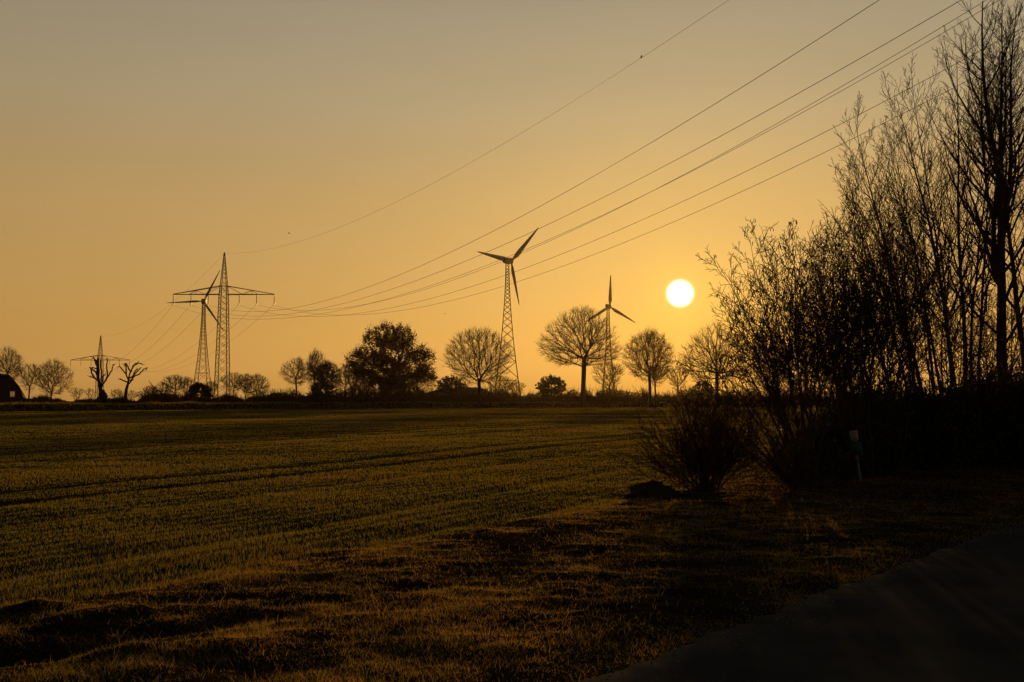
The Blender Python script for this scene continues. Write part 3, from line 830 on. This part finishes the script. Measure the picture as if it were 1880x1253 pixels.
hazel('twiggy bush under the slim tall trees', 1720, 23,
      [(1640, 540), (1680, 480), (1720, 450), (1760, 470), (1800, 500), (1830, 540)], 65, 4, 0)
hazel('twiggy bush at the foot of the thick forked tree', 1830, 24,
      [(1740, 560), (1790, 520), (1820, 490), (1870, 470), (1900, 480), (1950, 520)], 66, 5, 0)
hazel('twiggy bush behind the hazels, in the middle of the thicket', 1520, 24,
      [(1430, 600), (1470, 560), (1510, 540), (1560, 520), (1600, 560)], 67, 4, 0)
# low fan shaped shrub in front of the field
SHR = [dict(n=8, wob=.04, up=.0, k=7, f0=.25, ang=.42, lr=.42, dec=.4, taper=.35),
       dict(n=5, wob=.08, up=.02, k=4, f0=.2, ang=.5, lr=.5, dec=.3, taper=.5),
       dict(n=3, wob=.1, up=.01, taper=.6)]
rg_ = random.Random(70); Ys = 17.2; bx_ = X(1292, Ys); st = []
for j in range(95):
    a = max(-1.25, min(1.25, rg_.gauss(0, .55))); b = rg_.gauss(0, .4)
    L_ = 1.78 * rg_.uniform(.5, 1.0) * (1 - .12 * abs(a))
    st.append(((rg_.gauss(0, .13), rg_.gauss(0, .12), 0), (math.sin(a), b, math.cos(a)), L_, .009))
near_tree('fan_shaped_shrub', 'low fan shaped leafless shrub beside the dark soil heap', (bx_, Ys), st, SHR, 'shrub', 'low shrubs at the field corner', 70, leaves=260, trunk_name='stems', crown_name='twigs')
st = []
for j in range(30):
    a = rg_.gauss(.1, .6); b = rg_.gauss(0, .4)
    st.append(((rg_.gauss(0, .2), rg_.gauss(0, .15), 0), (math.sin(a), b, math.cos(a)), 1.15 * rg_.uniform(.5, 1.0), .008))
near_tree('leafless_shrub', 'low leafless shrub under the boughs of the leftmost hazel', (X(1455, 18.4), 18.4), st, SHR, 'shrub', 'low shrubs at the field corner', 71, leaves=200, trunk_name='stems', crown_name='twigs')

# dense evergreen thicket under the tall trees
def thicket(label, px, Y, w, top, seed, n=15000):
    rg = np.random.RandomState(seed)
    x0 = X(px, Y); z0 = float(height(x0, Y)) - .05
    H = Z(top, Y) - z0; wr = w / 2 / F * Y
    root = thing('bramble_thicket', (x0, Y, z0), label, 'thicket', 'bramble and ivy thickets on the right')
    pts = crown_points(rg, 500, 'bush', .1, H, wr, wr, .9, .6)
    ch, tch, nodes, dirs, cnt = mst_tree(rg, pts, [(0, 0, z) for z in (0, .05, .1, .2)], rmin=.004, rbase=.04)
    tw = add_twigs(rg, nodes, dirs, np.array([0, 0, .2]), 3, .45, .004)
    mb = MB(); mb.tubes(ch, 4); mb.tubes([tch], 5); mb.tubes(tw, 3); mb.build('stems', M['twig'], root)
    c = nodes[rg.randint(0, len(nodes), n)] + rg.randn(n, 3) * np.array([.22, .22, .16]); c[:, 2] = np.abs(c[:, 2])
    V, Q = leaf_quads(rg, c, np.full(n, .085)); mesh('leaves', V, [Q], M['evergreen'], root)
thicket('dark leafy thicket behind the foot of the leftmost hazel', 1500, 21, 130, 790, 81, 9000)
thicket('dark leafy thicket behind the leaning marker post', 1580, 22, 150, 735, 82)
thicket('dark leafy thicket just right of the marker post', 1690, 23, 200, 722, 83, 11000)
thicket('dark leafy thicket below the slim tall trees', 1790, 24, 180, 706, 84, 12000)
thicket('dark leafy thicket at the right edge below the forked tree', 1880, 24.5, 220, 700, 85)
thicket('dark leafy thicket deep behind the marker post', 1640, 26, 230, 700, 86, 11000)
thicket('dark leafy thicket deep in the right edge corner', 1835, 27.5, 230, 682, 87)

# litter of twigs and leaves on the ground under the trees
rg = np.random.RandomState(4)
n = 9000
yl = 14 + 14 * rg.rand(n); xl2 = X(1330 + 700 * rg.rand(n), yl)
ok = sr(xl2, yl) < -.4; xl2, yl = xl2[ok], yl[ok]
V, Q = leaf_quads(rg, np.stack([xl2, yl, height(xl2, yl) + .015 + .05 * rg.rand(len(yl))], -1), np.full(len(yl), .05))
tag(mesh('leaf_litter', V, [Q], M['dry_leaf']), 'fallen brown leaves under the thicket', 'leaf litter', kind='stuff')

# grit along the broken edge of the lane
n = 16000
ta = rs.rand(n) * 40 - 4; wa = np.where(rs.rand(n) < .75, rs.randn(n) * .22 - .12, rs.rand(n) * 4.5)
gp = o0[None] + du[None] * ta[:, None] + nu[None] * wa[:, None]
gz_ = np.maximum(height(gp[:, 0], gp[:, 1]), np.where(wa > 0, .012, -1))
gs = .003 + .007 * rs.rand(n) ** 3
oc = np.array([[1, 0, 0], [0, 1, 0], [-1, 0, 0], [0, -1, 0], [0, 0, .8], [0, 0, -.6]])
V = (np.stack([gp[:, 0], gp[:, 1], gz_ + gs * .4], -1)[:, None] + oc[None] * gs[:, None, None] * (.6 + .8 * rs.rand(n, 6, 1))).reshape(-1, 3)
kk = np.arange(n)[:, None] * 6
T = np.concatenate([kk + np.array([a_, b_, c_]) for a_, b_, c_ in ((0, 1, 4), (1, 2, 4), (2, 3, 4), (3, 0, 4), (1, 0, 5), (2, 1, 5), (3, 2, 5), (0, 3, 5))])
tag(mesh('grit', V, [T], material('grit', (0.22, 0.2, 0.17), 0.8, (0.12, 0.11, 0.1), scale=40)), 'loose grit on the edge of the lane', 'grit', kind='stuff')

# ------------------------------------------------------------------ soil heap
def blob(name, c, size, mat, seed, amp=.3, label=None, cat=None, n=48, parent=None):
    th = np.linspace(0, math.pi / 2, n // 2); ph = np.linspace(0, 2 * math.pi, n, endpoint=False)
    T_, P_ = np.meshgrid(th, ph, indexing='ij')
    r = 1 + amp * fbm(P_ * 1.2 + seed + 0 * T_, T_ * 3 + np.cos(P_) * 2, 4) + .5 * amp * noise(np.cos(P_) * 9 + seed, np.sin(P_) * 9 + T_ * 6)
    x = np.sin(T_) * np.cos(P_) * r * size[0]; y = np.sin(T_) * np.sin(P_) * r * size[1]; z = np.cos(T_) * r * size[2] - .06
    V = np.stack([x, y, z], -1).reshape(-1, 3); m_ = n; k = n // 2
    ii = np.arange(k * m_).reshape(k, m_)
    Q = np.stack([ii[:-1], ii[1:], np.roll(ii, -1, 1)[1:], np.roll(ii, -1, 1)[:-1]], -1).reshape(-1, 4)
    o = mesh(name, V, [Q], mat, parent); o.location = c
    if label: tag(o, label, cat)
    return o
hx = X(1192, 16.9)
blob('soil_heap', (hx, 16.9, float(height(hx, 16.9))), (.46, .42, .27), M['soil'], 3, .35, 'dark lumpy soil heap left of the fan shaped shrub', 'soil heap')
hx = X(1262, 16.7)
blob('soil_heap', (hx, 16.7, float(height(hx, 16.7))), (.40, .35, .15), M['soil'], 9, .35, 'flatter soil heap at the foot of the fan shaped shrub', 'soil heap')

# ------------------------------------------------------------------ marker post
Yp = 19.8
pb = P(1580, 886, Yp); pt = P(1566, 790, Yp)
zb_ = float(height(pb[0], Yp))
root = thing('marker_post', (pb[0], Yp, zb_), 'pale leaning marker post with a white plate above a dark green plate', 'marker post')
root.rotation_euler = (0, -math.atan2(pb[0] - pt[0], pt[2] - zb_), R(-6))
Hp = pt[2] - zb_
mb = MB(); mb.lathe([(.0, -.1), (.028, -.1), (.028, Hp - .25), (.026, Hp - .02), (.0, Hp - .02)], (0, 0, 0), 12); mb.build('post', M['post'], root, smooth=True)
pw = 14 / F * Yp; ph_ = 19 / F * Yp; gw = 20 / F * Yp; gh = 24 / F * Yp
mb = MB(); mb.box((0, -.04, Hp - ph_ / 2), (pw, .012, ph_)); pl1 = mb.build('plate', M['plate'], root); pl1['label'] = 'white upper plate'
mb = MB()
for k in range(4): mb.box((0.004 * (k % 2), -.0475, Hp - .045 - k * .04), (pw * (.7 - .12 * (k % 3)), .003, .010))
mb.build('plate_marks', M['ink'], pl1)
mb = MB(); mb.box((0.006, -.04, Hp - ph_ - .02 - gh / 2), (gw, .014, gh)); pl2 = mb.build('plate', M['plate_green'], root); pl2['label'] = 'dark green lower plate'
mb = MB(); mb.box((0, -.029, Hp - .24), (.07, .008, .5)); mb.build('bracket', M['steel'], root)

# ------------------------------------------------------------------ pylons and lines
Y1 = 230.0; PX1 = X(408.5, Y1)
zA = Z(541, Y1); zU = Z(525.5, Y1); zT = Z(466, Y1); zG = 1.0; aH = 11.76; zI = Z(559.5, Y1)
def body_w(z):   # half width at height z
    return float(np.interp(z, [zG, zA, zT], [1.48, .86, .10]))
def lattice(mb, levels, hw, leg, brace, horiz=True):
    for i in range(len(levels) - 1):
        z0, z1 = levels[i], levels[i + 1]; a, b = hw(z0), hw(z1)
        c0 = [(-a, -a, z0), (a, -a, z0), (a, a, z0), (-a, a, z0)]; c1 = [(-b, -b, z1), (b, -b, z1), (b, b, z1), (-b, b, z1)]
        for k in range(4):
            mb.bar(c0[k], c1[k], leg)
            k2 = (k + 1) % 4
            mb.bar(c0[k], c1[k2], brace); mb.bar(c0[k2], c1[k], brace)
            if horiz: mb.bar(c1[k], c1[k2], brace)
def make_pylon(loc, label, base):
    root = thing('electricity_pylon', loc, label, 'pylon', 'electricity pylons')
    lv = [base]; 
    while lv[-1] < zA - .8: lv.append(lv[-1] + 1.55 * body_w(lv[-1]))
    lv[-1] = zA
    mb = MB(); lattice(mb, lv, body_w, .17, .07, horiz=False)
    lattice(mb, [zA, zU], body_w, .17, .08)
    lu = [zU]
    while lu[-1] < zT - 1.0: lu.append(lu[-1] + max(1.9 * body_w(lu[-1]), .55))
    lu.append(zT); lattice(mb, lu, body_w, .13, .055, horiz=False)
    mb.box((0, 0, zT + .1), (.3, .3, .35))
    mb.build('lattice_mast', M['steel_dark'], root)
    ca = MB()
    for sd in (-1, 1):
        w0 = body_w(zA); w1 = body_w(zU)
        tip = np.array([sd * aH, 0, zA])
        for yy in (-1, 1):
            a0 = np.array([sd * w0, yy * w0, zA]); u0 = np.array([sd * w1, yy * w1, zU])
            tp = tip + np.array([0, yy * .08, 0])
            ca.bar(a0, tp, .14); ca.bar(u0, tp + np.array([0, 0, .06]), .13)
            lo = lambda f: a0 + (tp - a0) * f
            hi = lambda f: u0 + (tp - u0) * f
            ca.bar(u0, lo(.32), .07); ca.bar(lo(.32), hi(.52), .07); ca.bar(hi(.52), lo(.66), .07); ca.bar(hi(.52), lo(.52), .06)
        for f in (0., .16, .32, .49, .66, .83):
            y0 = w0 * (1 - f); x_ = sd * (w0 + (aH - w0) * f)
            ca.bar((x_, -y0, zA), (x_, y0, zA), .07)
    ca.build('crossarm', M['steel_dark'], root)
    for k, pxi in enumerate((315, 348, 380, 437, 469, 500)):
        xi = X(pxi, Y1) - PX1
        if k in (0, 5): xi = math.copysign(aH - .05, xi)
        ib = MB()
        for sx in (0,):
            prof = [(0.02, zA - .05), (.03, zA - .25)]
            z = zA - .3
            while z > zI + .35:
                prof += [(.05, z), (.13, z - .04), (.05, z - .09)]; z -= .15
            prof += [(.03, zI + .3), (.03, zI)]
            ib.lathe(prof, (xi, 0, 0), 8)
        ib.box((xi, 0, zI + .30), (.30, .22, .10)); ib.box((xi, 0, zA - .28), (.26, .2, .09)); ib.box((xi, 0, zI - .02), (.16, .35, .1))
        ib.build('insulator', M['insul'], root)
    return root
p1 = make_pylon((PX1, Y1, 0), 'near large lattice pylon with one wide crossarm, in front of the left wind turbine', zG)
Y2 = 395.0; dz2 = Z(617.5, Y2) - zT
p2 = p1.copy(); COL.objects.link(p2); p2.location = (X(183.5, Y2), Y2, dz2)
p2['label'] = 'small distant lattice pylon behind the left pollarded tree'
for chd in list(p1.children):
    c_ = chd.copy(); COL.objects.link(c_); c_.parent = p2
GW1 = 'power lines from the near pylon to upper right'
GW2 = 'power lines between the two pylons'
def wire(A, B, S, r, label, group, n=90):
    A = np.array(A, float); B = np.array(B, float)
    t = np.linspace(0, 1, n)[:, None]
    p = A + (B - A) * t; p[:, 2] -= 4 * S * (t * (1 - t))[:, 0]
    V, Q, _ = tube_arrays([(p - A, np.full(n, r))], 5)
    o = mesh('power_line', V, [Q], M['wire'], smooth=True); o.location = tuple(A)
    return tag(o, label, 'power line', group)
NEAR = [((409, 465.5), (86.8, 60.0), 17.5, .013, 'thin earth wire from the pylon tip, topmost of all the lines'),
        ((380, 559.5), (83.0, 59.8), 21.4, .020, 'second highest line at the top, from the insulator just left of the mast'),
        ((348, 559.5), (90.0, 60.7), 23.3, .020, 'third line from the top, from the middle left insulator of the near pylon'),
        ((315, 559.5), (121.7, 93.3), 34.1, .020, 'lower of the two almost touching lines, from the left tip of the crossarm'),
        ((437, 559.5), (99.2, 67.6), 25.5, .020, 'second lowest line, from the insulator just right of the mast'),
        ((469, 559.5), (100.6, 75.4), 25.4, .020, 'upper of the two almost touching lines, from the middle right insulator'),
        ((500, 559.5), (98.9, 66.5), 24.7, .020, 'lowest line, from the right tip of the crossarm')]
for (a, (bx, bz), S, r, lb) in NEAR:
    wire(P(a[0], a[1], Y1), (bx, -60, bz), S, r, lb, GW1, 140)
for k, pxi in enumerate((315, 348, 380, 437, 469, 500)):
    xi = X(pxi, Y1) - PX1
    if k in (0, 5): xi = math.copysign(aH - .05, xi)
    nm = ['leftmost', 'second from left', 'third from left', 'third from right', 'second from right', 'rightmost'][k]
    wire((PX1 + xi, Y1, zI), (X(183.5, Y2) + xi, Y2, zI + dz2), 7.5, .020, f'{nm} line hanging between the near and the distant pylon', GW2, 50)
wire((PX1, Y1, zT), (X(183.5, Y2), Y2, zT + dz2), 5.0, .015, 'thin earth wire joining the tips of the two pylons', GW2, 50)

# ------------------------------------------------------------------ wind turbines
def turbine(label, px_t, hub_py, Y, base_hw, blade_px, phase, yaw, zb=None, top_hw=.75, nac=(4.8, 2.3, 2.6), Rb=None, nacdir=-1, thick=1.0, bw=1.0):
    x0 = X(px_t, Y); zb = float(height(x0, Y)) - .3 if zb is None else zb
    zh = Z(hub_py, Y); Ht = zh - zb
    root = thing('wind_turbine', (x0, Y, zb), label, 'wind turbine', 'wind turbines behind the far bank')
    def hw(z):
        t = z / Ht
        return top_hw + (base_hw - top_hw) * (1 - t) ** 1.8
    lv = [0]; Htop = Ht - nac[2] * .45
    while lv[-1] < Htop - 1.2: lv.append(min(lv[-1] + max(1.5 * hw(lv[-1]), 1.3), Htop))
    lv[-1] = Htop
    mb = MB(); lattice(mb, lv, hw, .34 * thick, .15 * thick, horiz=False)
    for zf in (.12, .27, .42):
        z_ = Ht * zf; a = hw(z_); cc = [(-a, -a), (a, -a), (a, a), (-a, a)]
        for k in range(4): mb.bar((*cc[k], z_), (*cc[(k + 1) % 4], z_), .16 * thick)
    mb.build('lattice_tower', M['steel_dark'], root)
    cy, sy = math.cos(yaw), math.sin(yaw)
    ex = np.array([cy, sy, 0]); ey = np.array([-sy, cy, 0])      # rotor plane spans ex and z, axis ey
    axis = ey
    Rb = Rb or blade_px / F * Y
    # nacelle, rounded box along the axis
    nb = MB(); Ln, Wn, Hn = nac
    prof = [(-.5, .80), (-.46, .97), (-.2, 1.0), (.3, 1.0), (.44, .92), (.5, .7)]
    V = []; Qs = []
    for t, s_ in prof:
        for (u, v) in ((-1, -.8), (-.8, -1), (.8, -1), (1, -.8), (1, .8), (.8, 1), (-.8, 1), (-1, .8)):
            V.append(np.array([0, 0, Ht]) + axis * (t * Ln + nacdir * -.1 * Ln) + ex * u * Wn / 2 * s_ + np.array([0, 0, 1.]) * v * Hn / 2 * s_)
    for i in range(len(prof) - 1):
        for k in range(8): Qs.append((i * 8 + k, i * 8 + (k + 1) % 8, (i + 1) * 8 + (k + 1) % 8, (i + 1) * 8 + k))
    for b0 in (0, (len(prof) - 1) * 8):
        Qs += [(b0, b0 + 1, b0 + 2, b0 + 3), (b0, b0 + 3, b0 + 4, b0 + 7), (b0 + 4, b0 + 5, b0 + 6, b0 + 7)]
    nb.add(V, Qs); nb.build('nacelle', M['blade'], root)
    hubc = np.array([0, 0, Ht]) - axis * nacdir * -1 * 0 + axis * (Ln * .55 * (-nacdir))
    hb = MB()
    ring = []
    for t, r_ in ((-1.0, 1.0), (-.3, 1.15), (.5, 1.0), (1.1, .55), (1.35, .05)):
        for k in range(12):
            a = 2 * math.pi * k / 12
            ring.append(hubc + axis * (-nacdir) * t * .9 + (ex * math.cos(a) + np.array([0, 0, 1.]) * math.sin(a)) * r_ * .95)
    hb.add(ring, [(i * 12 + k, i * 12 + (k + 1) % 12, (i + 1) * 12 + (k + 1) % 12, (i + 1) * 12 + k) for i in range(4) for k in range(12)])
    hb.build('hub', M['blade'], root, smooth=True)
    for b in range(3):
        an = R(phase + 120 * b)
        d = ex * math.sin(an) + np.array([0, 0, 1.]) * math.cos(an)
        tg = ex * math.cos(an) - np.array([0, 0, 1.]) * math.sin(an)
        bb = MB(); V = []
        st_ = [(.02, .42, .42, 0), (.08, .45, .42, 0), (.2, 1.05, .26, .15), (.32, 1.0, .2, .1), (.55, .74, .14, .05), (.8, .46, .09, .02), (.95, .26, .06, 0), (1.0, .05, .03, 0)]
        for f, w_, t_, sh in st_:
            w_ *= Rb / 22 * 1.1 * bw; t_ *= Rb / 22 * bw
            for k in range(10):
                a = 2 * math.pi * k / 10
                V.append(hubc + d * f * Rb + tg * (math.cos(a) * w_ + sh * w_) + axis * math.sin(a) * t_ + axis * math.cos(a) * w_ * .25)
        bb.add(V, [(i * 10 + k, i * 10 + (k + 1) % 10, (i + 1) * 10 + (k + 1) % 10, (i + 1) * 10 + k) for i in range(len(st_) - 1) for k in range(10)])
        bb.build('blade', M['blade'], root, smooth=True)
    return root
turbine('largest wind turbine on a lattice tower, in the middle of the picture', 931.5, 479, 473, 8.6, 85, 47.6, R(-37), nac=(5.6, 2.4, 2.7), nacdir=-1)
turbine('smaller wind turbine on a lattice tower between the tallest bare tree and the sun', 1117, 563, 670, 6.6, 60, 2, R(-28), nac=(5.6, 2.4, 2.9), nacdir=-1, thick=1.1)
turbine('wind turbine partly hidden by the near pylon', 372, 554, 609, 7.6, 66, 26, R(12), nac=(4.4, 2.8, 3.0), nacdir=1, thick=1.0, bw=.6)
turbine('tiny distant wind turbine low above the bushes left of the pylon', 288, 719, 1500, 3.0, 27, -35, R(15), Rb=21, nacdir=-1, thick=1.2)
turbine('tiny distant wind turbine among the bare twigs right of the pylon', 478, 717, 1500, 3.0, 27, 20, R(15), Rb=22, nacdir=-1, thick=1.2)

# ------------------------------------------------------------------ buildings
def extrude_prism(prof, y0, y1):
    """prof: (x,z) outline, counterclockwise; returns mesh builder"""
    n = len(prof); mb = MB()
    V = [(x, y0, z) for x, z in prof] + [(x, y1, z) for x, z in prof]
    for i in range(1, n - 1): mb.add([V[0], V[i], V[i + 1]], T=[(0, 1, 2)]); mb.add([V[n], V[n + i + 1], V[n + i]], T=[(0, 1, 2)])
    for i in range(n):
        j = (i + 1) % n; mb.add([V[i], V[j], V[n + j], V[n + i]], [(3, 2, 1, 0)])
    return mb
Yh = 152.0
zg = float(height(X(10, Yh), Yh))
root = thing('farmhouse', (X(0, Yh), Yh, zg), 'dark farmhouse with a steep roof at the left edge, a sky glow painted into its window pane', 'house', rz=R(26))
hX = lambda px: (X(px, Yh) - X(0, Yh)) * .88
hZ = lambda py: Z(py, Yh) - zg
# gable wall facing the field, roof slab above it
wallp = [(hX(-66), -.5), (hX(47), -.5), (hX(47), hZ(731)), (hX(36), hZ(711)), (hX(16), hZ(691)), (hX(-36), hZ(691)), (hX(-66), hZ(731))]
wo_ = extrude_prism(wallp, 0, 11).build('wall', M['wall'], root)
rp = [(hX(51), hZ(739)), (hX(47.5), hZ(726)), (hX(36), hZ(708)), (hX(17), hZ(687.5)), (hX(-37), hZ(687.5)), (hX(-56), hZ(708)), (hX(-71), hZ(739))]
rin = [(x * .985 + .02, z - .28) for x, z in rp]
mb = MB()
for i in range(len(rp) - 1):
    a, b = rp[i], rp[i + 1]; c, d = rin[i + 1], rin[i]
    V = [(a[0], -.5, a[1]), (b[0], -.5, b[1]), (c[0], -.5, c[1]), (d[0], -.5, d[1]), (a[0], 11.5, a[1]), (b[0], 11.5, b[1]), (c[0], 11.5, c[1]), (d[0], 11.5, d[1])]
    mb.add(V, [(0, 1, 2, 3), (7, 6, 5, 4), (0, 4, 5, 1), (2, 6, 7, 3), (1, 5, 6, 2), (3, 7, 4, 0)])
rf = mb.build('roof', M['thatch'], root)
wx, wz = hX(24.5), hZ(724); ww, wh = .62, .85
mb = MB()
for dx_ in (-ww / 2, 0, ww / 2): mb.box((wx + dx_, -.04, wz), (.06, .1, wh + .06))
for dz_ in (-wh / 2, wh / 2): mb.box((wx, -.045, wz + dz_), (ww + .1, .1, .06))
wf = mb.build('window', M['frame'], root)
mb = MB(); mb.box((wx, -.012, wz), (ww, .02, wh)); mb.build('pane', M['sky_pane'], wf)

Yb = 222.0; zg = float(height(X(840, Yb), Yb)); bX = lambda px: X(px, Yb) - X(840, Yb); bZ = lambda py: Z(py, Yb) - zg
root = thing('barn', (X(840, Yb), Yb, zg), 'long low barn with a pale ridge among the far trees', 'barn', rz=0)
x0_, x1_ = bX(768), bX(918); xr0, xr1 = bX(809), bX(882); ze = bZ(727.5); zr = bZ(712); dp = 13
mb = MB(); mb.box(((x0_ + x1_) / 2, dp / 2, ze / 2 - .3), (x1_ - x0_ - 1.2, dp - 1.2, ze + .5)); mb.build('wall', M['barn_wall'], root)
mb = MB(); Vr = [(x0_, -.3, ze - .05), (x1_, -.3, ze - .05), (x1_, dp + .3, ze - .05), (x0_, dp + .3, ze - .05), (xr0, dp / 2, zr), (xr1, dp / 2, zr)]
mb.add(Vr, [(0, 1, 5, 4), (2, 3, 4, 5)], [(1, 2, 5), (3, 0, 4)]); mb.add([Vr[0], Vr[1], Vr[2], Vr[3]], [(3, 2, 1, 0)])
rf = mb.build('roof', M['barn_roof'], root)
mb = MB(); mb.box(((xr0 + xr1) / 2, dp / 2, zr + .03), (xr1 - xr0, .5, .16)); mb.build('ridge_cap', M['ridge'], rf)

# ------------------------------------------------------------------ birds
def bird(px, py, Y, span, roll, yaw, flap, label):
    p = P(px, py, Y); V = []; T = []; Q = []
    s = span
    body = [(-.26, .0), (-.2, .035), (-.08, .055), (.06, .06), (.16, .04), (.21, .042), (.25, .025), (.30, .0)]
    k = 8
    for x_, r_ in body:
        for j in range(k):
            a = 2 * math.pi * j / k; V.append((x_ * s, math.cos(a) * r_ * s, math.sin(a) * r_ * s + (.012 * s if x_ > .15 else 0)))
    for i in range(len(body) - 1):
        for j in range(k): Q.append((i * k + j, i * k + (j + 1) % k, (i + 1) * k + (j + 1) % k, (i + 1) * k + j))
    # tail
    b = len(V); V += [(-.2 * s, -.03 * s, .01 * s), (-.2 * s, .03 * s, .01 * s), (-.38 * s, .07 * s, 0), (-.38 * s, -.07 * s, 0)]; Q.append((b, b + 1, b + 2, b + 3))
    for sd in (-1, 1):
        b = len(V)
        secs = [(0.03, .12, -.10, 0), (.2, .13, -.08, .2 * flap), (.36, .07, -.09, .28 * flap), (.5, -.08, -.12, .3 * flap)]
        for y_, xf, xb_, z_ in secs:
            V += [(xf * s, sd * y_ * s, z_ * s + .008 * s), (xb_ * s, sd * y_ * s, z_ * s + .008 * s), (xb_ * s, sd * y_ * s, z_ * s - .004 * s), (xf * s, sd * y_ * s, z_ * s - .008 * s)]
        for i in range(3):
            for j in range(4): Q.append((b + i * 4 + j, b + i * 4 + (j + 1) % 4, b + (i + 1) * 4 + (j + 1) % 4, b + (i + 1) * 4 + j))
    o = mesh('bird', V, [np.array(Q)], M['feather']); o.location = tuple(p); o.rotation_euler = (R(roll), R(10), R(yaw))
    tag(o, label, 'bird', 'birds in flight')
bird(1178, 106, 90, .62, -35, 150, .8, 'dark bird over the earth wire near the top, biggest of the birds')
bird(531, 429, 150, .5, 25, 160, .7, 'small dark bird high above the near pylon')
bird(817, 577, 170, .42, 10, 200, .9, 'tiny bird above the barn, lowest of the birds')

# ------------------------------------------------------------------ haze
HAZE = 0.000030
mb = MB(); mb.box((0, 950, 35), (4200, 2200, 170))
hm = bpy.data.materials.new('haze'); hm.use_nodes = True
ht_ = hm.node_tree
for n_ in list(ht_.nodes): ht_.nodes.remove(n_)
pv = ht_.nodes.new('ShaderNodeVolumePrincipled'); pv.inputs['Density'].default_value = HAZE
pv.inputs['Color'].default_value = (.92, .72, .42, 1); pv.inputs['Anisotropy'].default_value = .72
om = ht_.nodes.new('ShaderNodeOutputMaterial'); ht_.links.new(pv.outputs[0], om.inputs['Volume'])
hz = mb.build('haze', hm)
tag(hz, 'thin dusty haze over the fields', 'haze', kind='stuff')
